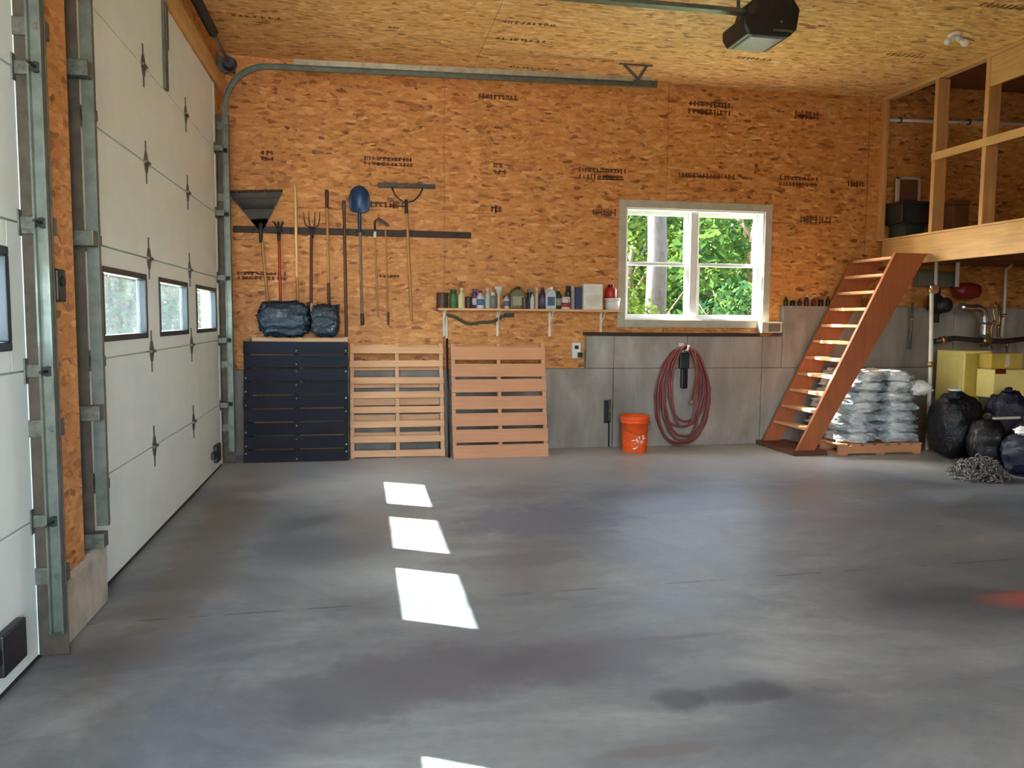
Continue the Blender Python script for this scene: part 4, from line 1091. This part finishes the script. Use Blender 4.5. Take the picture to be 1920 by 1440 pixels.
# pipe along the back wall in the loft and stored things up there
t = thing('conduit', 'pale pipe running along the back wall inside the loft', 'pipe', (6.6, D-.03, 3.7))
MB().tube([(5.93, D-.03, 3.70), (9.2, D-.03, 3.79)], .018, 8).build('pipe', M_PVC, t)
for x in (6.1, 7.0, 7.9): MB().box((x-.012, D-.05, 3.67+(x-5.9)*.027), (x+.012, D-.001, 3.735+(x-5.9)*.027)).build('clip', M_GALVDK, t)
P0, P1 = at(1681, 331, Y=8.2), at(1724, 386, Y=8.2)
t = thing('picture_frame', 'white frame propped up in the loft beside the first post', 'frame', ((P0.x+P1.x)/2, 8.2, LZ1+.02))
m = MB(); q = .028; y0, y1 = 8.19, 8.215
m.box((P0.x, y0, P1.z), (P0.x+q*1.5, y1, P0.z)); m.box((P1.x-q, y0, P1.z), (P1.x, y1, P0.z)); m.box((P0.x, y0, P0.z-q), (P1.x, y1, P0.z)); m.box((P0.x, y0, P1.z), (P1.x, y1, P1.z+q)); m.build('border', M_TRIM, t, .003)
MB().box((P0.x+q, y1-.012, P1.z+q), (P1.x-q, y1-.004, P0.z-q)).build('backing', M_DKWOODZ, t)
def crate(label, x0, x1, y0, y1, z0, h, mat, name='storage_box'):
    t = thing(name, label, 'box', ((x0+x1)/2, (y0+y1)/2, z0), 'boxes stored in the loft')
    MB().box((x0, y0, z0), (x1, y1, z0+h*.88)).build('body', mat, t, .01)
    MB().box((x0-.01, y0-.01, z0+h*.88), (x1+.01, y1+.01, z0+h)).build('lid', mat, t, .006)
M_DKBOX = plain('dark_box', L(40, 38, 34), .6); M_DKBOX2 = plain('dark_green_box', L(36, 50, 40), .5); M_BROWNBOX = plain('brown_carton', L(120, 76, 42), .8)
DZ = LZ1+.021
crate('dark green box on the loft deck nearest the back wall', 5.98, 6.22, 8.02, 8.30, DZ, .16, M_DKBOX2)
crate('black box in the loft under the white frame', 5.95, 6.40, 8.05, 8.34, DZ+.165, .245, M_DKBOX)
crate('brown carton in the loft between the two posts', 6.52, 6.72, 7.95, 8.3, DZ, .42, M_BROWNBOX, 'carton')

# ---------------------------------------------------------------- stairs up to the loft
t = thing('loft_stairs', 'steep open timber stairs climbing to the loft beside the back wall', 'stairs', (4.6, 7.9, 0))
sl_ = 2.06/1.04
def stringer(y):
    x0, z0 = 4.455, .05; x1, z1 = x0+(LZ1-.20-z0)/sl_, LZ1-.20
    w = .205
    zt = LZ1-.20
    m = MB(); m.prism([(x0, z0), (x0+w, z0), (LX-.003, z0+(LX-.003-x0-w)*sl_ if z0+(LX-.003-x0-w)*sl_ < zt else zt), (LX-.003, zt) if z0+(LX-.003-x0-w)*sl_ < zt else (LX-.004, zt), (x0+(zt-z0)/sl_, zt)], 'y', y-.019, y+.019)
    m.build('stringer', M_STAIR, t, .004)
stringer(7.53); stringer(8.235)
for k in range(11):
    z = .285+.1803*k; x = 4.455+(z-.05)/sl_
    MB().box((x-.005, 7.55, z-.032), (x+.135, 8.215, z)).build('tread', M_TREAD, t, .004)
MB().box((4.40, 7.47, .001), (4.78, 8.29, .049)).build('foot_board', M_DKWOODZ, t, .004)

# ---------------------------------------------------------------- pallet of sacks under the stairs
t = thing('pallet', 'low wooden pallet on the floor under the stack of white sacks', 'pallet', (5.35, 7.8, 0), 'pallets on the floor')
for y in (7.46, 7.80, 8.14): MB().box((4.90, y-.02, .018), (5.86, y+.02, .098)).build('runner', M_PALREDX, t)
for k in range(7): x = 4.90+k*.145; MB().box((x, 7.44, .099), (x+.10, 8.16, .117)).build('deck_board', M_PALREDX, t, .002)
for x in (4.90, 5.33, 5.76): MB().box((x, 7.44, .001), (x+.10, 8.16, .017)).build('bottom_board', M_PALREDX, t, .002)
SN = ['bottom', 'second', 'third', 'fourth', 'fifth', 'sixth', 'seventh']
rnd = random.Random(3)
lay = .108; protos = []
for i in range(7):
    z = .118+lay*i+lay/2
    xl = max(4.94, 4.455+.205+(z+.06-.05)/sl_+.06); xr = 5.84-.035*max(0, i-3)
    n = 2
    wd = (xr-xl)/n
    for k in range(n):
        for j, (yc, dn) in enumerate(((7.64, 'front'), (8.02, 'back'))):
            lb = 'white plastic sack, %s layer from the floor, %s row, %s end of the stack' % (SN[i], dn, ('stair', 'boiler')[k])
            if i == 6: lb = 'white plastic sack, topmost layer of the stack, %s row, %s end' % (dn, ('stair', 'boiler')[k])
            x = xl+wd*(k+.5)+rnd.uniform(-.025, .025)*(1 if k else .3); y = yc+rnd.uniform(-.02, .02)
            t = thing('pellet_sack', lb, 'sack', (x, y, z-lay/2), 'white sacks stacked on the pallet')
            m = MB(); m.pillow((x, y, z), (wd*1.02, .385, lay*1.10), Matrix.Rotation(rnd.uniform(-.16, .16), 3, 'Z') @ Matrix.Rotation(rnd.uniform(-.05, .05), 3, 'Y'), 34, 16, .5, .23, rnd.uniform(0, 30), 2.9)
            m.build('film', M_SACK, t)
            sx_ = x+wd*.49*(1 if k else -1)
            m = MB(); m.beam((sx_, y-.14, z+rnd.uniform(-.02, .01)), (sx_+.01, y+.14, z+rnd.uniform(-.02, .01)), .03, .008); m.build('sealed_end', M_SACK, t, .002)
t = thing('crumpled_cloth', 'crumpled white cloth lying on the right shoulder of the sack stack', 'cloth', (5.80, 7.58, .70))
P = at(1724, 727, Y=7.50)
m = MB(); m.pillow((P.x, 7.50, P.z), (.21, .2, .15), None, 26, 16, .7, .30, 9.1, 3.0); m.build('folds', M_CLOTH, t)

# black bag with a light lid on it
t = thing('trash_bag', 'bulging black trash bag standing between the sacks and the boiler', 'bag', (6.05, 7.15, 0))
m = MB(); m.pillow((6.02, 7.16, .335), (.46, .46, .66), None, 40, 26, .62, .09, 3.3, 2.4); m.build('film', M_TRASHBAG, t)
m = MB(); m.tube([(5.95, 7.1, .63), (5.95, 7.1, .685), (5.95, 7.1, .70)], [.10, .045, .075], 12); m.build('neck', M_TRASHBAG, t)
t = thing('lid', 'small cream lid lying on top of the black trash bag', 'lid', (5.95, 7.1, .702))
MB().lathe([(.055, 0), (.062, .004), (.062, .014), (.056, .018)], (5.95, 7.1, .703), 20).build('disc', M_CLOTH, t)

# ---------------------------------------------------------------- boiler with its pipework
BYF = 7.62
q0 = at(1757, 655, Y=8.05); zc = q0.z; cx0, cx1 = q0.x, q0.x+.34
t = thing('boiler', 'pale yellow boiler cabinet with pipes at the back right of the room', 'boiler', ((cx0+cx1)/2, BYF+.2, 0))
MB().box((cx0, BYF, .06), (cx1, 8.05, zc)).build('cabinet', M_BOILER, t, .012)
MB().box((cx0+.02, BYF+.02, .001), (cx1-.02, 8.03, .059)).build('base', M_BLACK, t)
MB().box((cx0+.01, BYF-.022, .30), (cx1-.01, BYF-.001, zc-.03)).build('front_panel', M_BOILERDK, t, .004)
MB().box((cx0-.010, BYF+.06, .50), (cx0-.001, 7.99, zc-.06)).build('side_door', M_BOILER, t, .004)
r0 = at(1831, 690, Y=7.58); bx0 = r0.x; bx1 = bx0+.46
zm, zb, zt = r0.z, at(1835, 745, Y=7.45).z, at(1836, 661, Y=7.58).z
t = thing('burner_unit', 'yellow burner cabinet with a dark red label, right of the tall boiler cabinet', 'burner', (bx0+.2, 7.45, 0))
MB().box((bx0+.02, 7.40, zm), (bx1-.05, 7.58, zt)).build('upper_cover', M_BOILERDK, t, .008)
MB().box((bx0, 7.33, zb), (bx1, 7.58, zm-.003)).build('lower_cover', M_BOILER, t, .010)
MB().box((bx0+.03, 7.37, .001), (bx1-.02, 7.56, zb-.003)).build('base', M_GALVDK, t)
MB().box((bx0-.02, 7.28, zb-.035), (bx1-.1, 7.329, zb-.004)).build('tray', M_GALV, t, .003)
a_, b_ = at(1867, 692, Y=7.326), at(1886, 701, Y=7.326)
MB().box((a_.x, 7.325, b_.z), (b_.x, 7.3295, a_.z)).build('label_plate', M_REDLABEL, t)
a_ = at(1889, 672, Y=7.40); MB().box((a_.x-.02, 7.392, zm+.02), (a_.x+.02, 7.3995, zt-.02)).build('gauge_strip', M_PVC, t)

def pipe(label, pts, r, mat, name='pipe', cat='pipe', fit=None, seg=10):
    t = thing(name, label, cat, tuple(pts[0]), 'pipes above the boiler')
    MB().tube(pts, r, seg).build('tube', mat, t)
    for q in (fit or []): MB().tube([Vector(pts[q[0]]).lerp(Vector(pts[q[0]+1]), q[1]), Vector(pts[q[0]]).lerp(Vector(pts[q[0]+1]), q[2])], r*1.5, seg).build('fitting', M_BRASS if mat is not M_CHROME else M_GALV, t)
    return t
Y1 = 8.12
v = lambda px, py, Y=Y1: at(px, py, Y=Y)
pipe('white upright pipe left of the boiler cabinet', [v(1747, 540, 7.58), v(1746, 640, 7.58), v(1743, 735, 7.58), Vector((v(1743, 735, 7.58).x, 7.58, .01))], .022, M_PVC, fit=[(0, .0, .08), (1, .4, .5)])
pipe('thin grey pipe on the concrete right of the stairs', [v(1711, 568), v(1710, 600), v(1706, 655)], .013, M_GALVDK, fit=[(0, .9, 1.)])
pipe('pale drop pipe under the loft left of the grey panel edge', [Vector((v(1755, 500).x, Y1, 2.3198)), v(1754, 545)], .020, M_PVC)
pipe('pale drop pipe under the loft at the right of the grey panel', [Vector((v(1796, 500).x, Y1, 2.3198)), v(1794, 538)], .024, M_PVC)
pipe('long thin pipe bending under the loft at the far right', [v(1899, 496), v(1886, 506), v(1884, 560), v(1882, 595), v(1878, 632)], .017, M_PVC, fit=[(2, .8, 1.)])
YF = 7.85
v2_ = lambda px, py: at(px, py, Y=YF)
pipe('bright bent duct over the boiler', [v2_(1800, 574), v2_(1815, 578), v2_(1834, 577), v2_(1843, 583), v2_(1847, 596), v2_(1846, 625), v2_(1846, 650)], .042, M_CHROME, 'duct', 'duct', [(4, .3, .42), (5, .1, .3)], 14)
pipe('thin copper pipe with valves right of the bright duct', [v2_(1868, 566), v2_(1862, 585), v2_(1866, 600), v2_(1858, 615), v2_(1860, 655)], .012, M_BRASS, fit=[(0, .2, .5), (2, .1, .6)])
pipe('second copper pipe running down to the burner', [v2_(1872, 570), v2_(1874, 600), v2_(1870, 630), v2_(1888, 642), v2_(1888, 660)], .013, M_BRASS, fit=[(1, .3, .6), (3, .1, .5)])
pipe('dark iron manifold pipe lying over the boiler top', [v2_(1752, 640), v2_(1790, 634), v2_(1830, 638), v2_(1880, 640), v2_(1918, 636)], .030, M_TOOLSTEEL, 'manifold', 'pipe', [(0, .3, .5), (2, .2, .5)])
P0, P1 = at(1722, 507, Y=8.22), at(1789, 538, Y=8.22)
t = thing('electrical_panel', 'flat grey electrical panel high on the wall under the loft', 'electrical panel', (P0.x, 8.28, P1.z))
MB().box((P0.x, 8.20, P1.z), (P1.x, 8.296, min(P0.z, LZ0))).build('cabinet', M_PANEL, t, .006)
MB().box((P0.x+.02, 8.192, P1.z+.02), (P1.x-.02, 8.1995, min(P0.z, LZ0)-.02)).build('door', M_PANEL, t, .003)
P = at(1769, 572, Y=8.05)
t = thing('circulator_pump', 'black circulator pump mounted above the boiler on the concrete', 'pump', (P.x, 8.2, P.z))
m = MB(); m.lathe([(.06, -.12), (.085, -.10), (.085, .02), (.11, .03), (.11, .08), (.07, .10)], (P.x, 8.10, P.z), 20, axis=(0, 1, 0)); m.build('motor', M_BLACK, t)
MB().box((P.x-.13, 8.04, P.z-.05), (P.x-.03, 8.16, P.z+.11)).build('terminal_box', M_BLACKRUB, t, .01)
MB().tube([(P.x, 8.15, P.z-.20), (P.x, 8.15, P.z+.2)], .03, 12).build('flange_pipe', M_TOOLSTEEL, t)
P = at(1748, 550, Y=7.58)
t = thing('brass_valve', 'bright brass valve at the top of the white upright pipe', 'valve', (P.x, 7.58, P.z))
MB().lathe([(.02, -.06), (.03, -.04), (.03, .03), (.018, .05)], (P.x, 7.58, P.z+.05), 14).build('body', M_CHROME, t); MB().lathe([(.045, 0), (.045, .012)], (P.x, 7.53, P.z+.04), 16, axis=(0, 1, 0)).build('handwheel', M_CHROME, t)
P = at(1795, 545, Y=8.1)
t = thing('red_expansion_tank', 'dark red tank mounted under the loft above the boiler', 'tank', (P.x, 8.12, P.z))
m = MB(); m.lathe([(.03, -.16), (.08, -.13), (.095, -.05), (.095, .05), (.08, .13), (.03, .16)], (P.x+.16, 8.14, P.z), 20, axis=(1, 0, 0)); m.build('shell', plain('dark_red_paint', L(120, 30, 28), .45), t)

# ---------------------------------------------------------------- dark heap at the right edge
BG = 'black and navy bags heaped at the right'
for lb, c, s, mt, sd in (('black plastic bag at the left of the heap in front of the boiler', (6.00, 6.70, .22), (.36, .32, .46), M_TRASHBAG, 1.1), ('navy plastic bag leaning on top of the heap', (6.50, 7.0, .34), (.42, .34, .70), M_NAVYBAG, 2.2),
        ('large navy bag lying low at the right edge of the picture', (6.03, 6.27, .19), (.44, .34, .40), M_NAVYBAG, 3.7), ('black bag wedged in the middle of the heap', (6.40, 6.60, .24), (.30, .30, .50), M_TRASHBAG, 4.9)):
    t = thing('plastic_bag', lb, 'bag', (c[0], c[1], 0), BG)
    m = MB(); m.pillow(c, s, Matrix.Rotation(sd, 3, 'Z'), 36, 22, .6, .13, sd*3, 2.6); m.build('film', mt, t)
    z = c[2]+s[2]*.44; m = MB(); m.tube([(c[0], c[1], z), (c[0]-.02, c[1]-.02, z+.05), (c[0]-.04, c[1]-.03, z+.075)], [.06, .02, .04], 9); m.build('neck', mt, t)
P = Vector((6.14, 6.62, .475))
t = thing('pale_batten', 'short pale wooden batten lying across the dark bags', 'batten', tuple(P))
MB().beam(P+Vector((-.14, .02, 0)), P+Vector((.14, -.0, .006)), .03, .02).build('stick', M_PVC, t)
P = Vector((5.99, 6.24, .405))
t = thing('white_rag', 'crumpled white rag on the navy bag at the right edge', 'cloth', tuple(P))
m = MB(); m.pillow(P, (.17, .14, .08), None, 24, 14, .8, .35, 5.5, 3.2); m.build('folds', M_CLOTH, t)

# chains heaped on the floor
rnd = random.Random(21)
t = thing('tire_chains', 'heap of grey steel chain on the floor in front of the dark bags', 'chain', (5.46, 6.2, 0))
def chain(name, pts, link=.046, wr=.0062):
    m = MB(); step = link*.74; prev = Vector(pts[0]); acc = 0; q = []
    for a_, b_ in zip(pts, pts[1:]):
        a_, b_ = Vector(a_), Vector(b_); n = max(1, int((b_-a_).length/step))
        for k in range(n): q.append((a_.lerp(b_, k/n), (b_-a_).normalized()))
    for i, (p_, d_) in enumerate(q):
        u = d_.cross(Vector((0, 0, 1))); u = u.normalized() if u.length > .1 else Vector((1, 0, 0)); v_ = d_.cross(u)
        s_ = (u if i % 2 else v_)*math.cos(rnd.uniform(-.5, .5))+(v_ if i % 2 else u)*math.sin(rnd.uniform(-.5, .5))
        m.tube([p_+d_*(link/2*math.cos(2*PI*k/8))+s_*(link*.33*math.sin(2*PI*k/8)) for k in range(8)], wr, 5, closed=True)
    return m.build(name, M_CHAIN, t)
for c in range(14):
    pts = []; a = rnd.uniform(0, 6.28); R0 = rnd.uniform(.07, .21)
    for k in range(15):
        a += rnd.uniform(.25, .7); rr_ = R0*rnd.uniform(.7, 1.25)
        x_ = 5.46+rr_*math.cos(a)*1.15; y_ = 6.20+rr_*math.sin(a)
        hgt = max(.014, (.20*(1-((x_-5.50)**2+(y_-6.22)**2)/.075))*rnd.uniform(.2, 1))
        pts.append((x_, y_, hgt))
    chain('chain_length', pts)

# twin bulb holder on the ceiling
LP = at(1790, 62, Z=CEIL)
t = thing('ceiling_light', 'small white ceiling fixture with bare bulbs near the loft', 'ceiling light', (LP.x, LP.y, CEIL))
m = MB(); m.lathe([(.055, 0), (.055, -.02), (.045, -.03)], (LP.x, LP.y, CEIL-.001), 20); m.build('base', M_SOCKET, t)
for s in (-1, 1):
    d = Vector((s*.8, -.25, -.55)).normalized(); A = Vector((LP.x, LP.y, CEIL-.03))
    sk = MB().tube([A, A+d*.06], [.018, .022], 12).build('socket', M_SOCKET, t)
    m = MB(); m.lathe([(.012, .055), (.016, .065), (.030, .095), (.031, .112), (.022, .132), (.004, .14)], A, 16, axis=d); m.build('bulb', M_WHITE, sk)
MB().tube([(LP.x, LP.y, CEIL-.012), (LP.x+.10, LP.y+.06, CEIL-.006), (LP.x+.30, LP.y+.12, CEIL-.006)], .005, 6).build('cable', M_PVC, t)
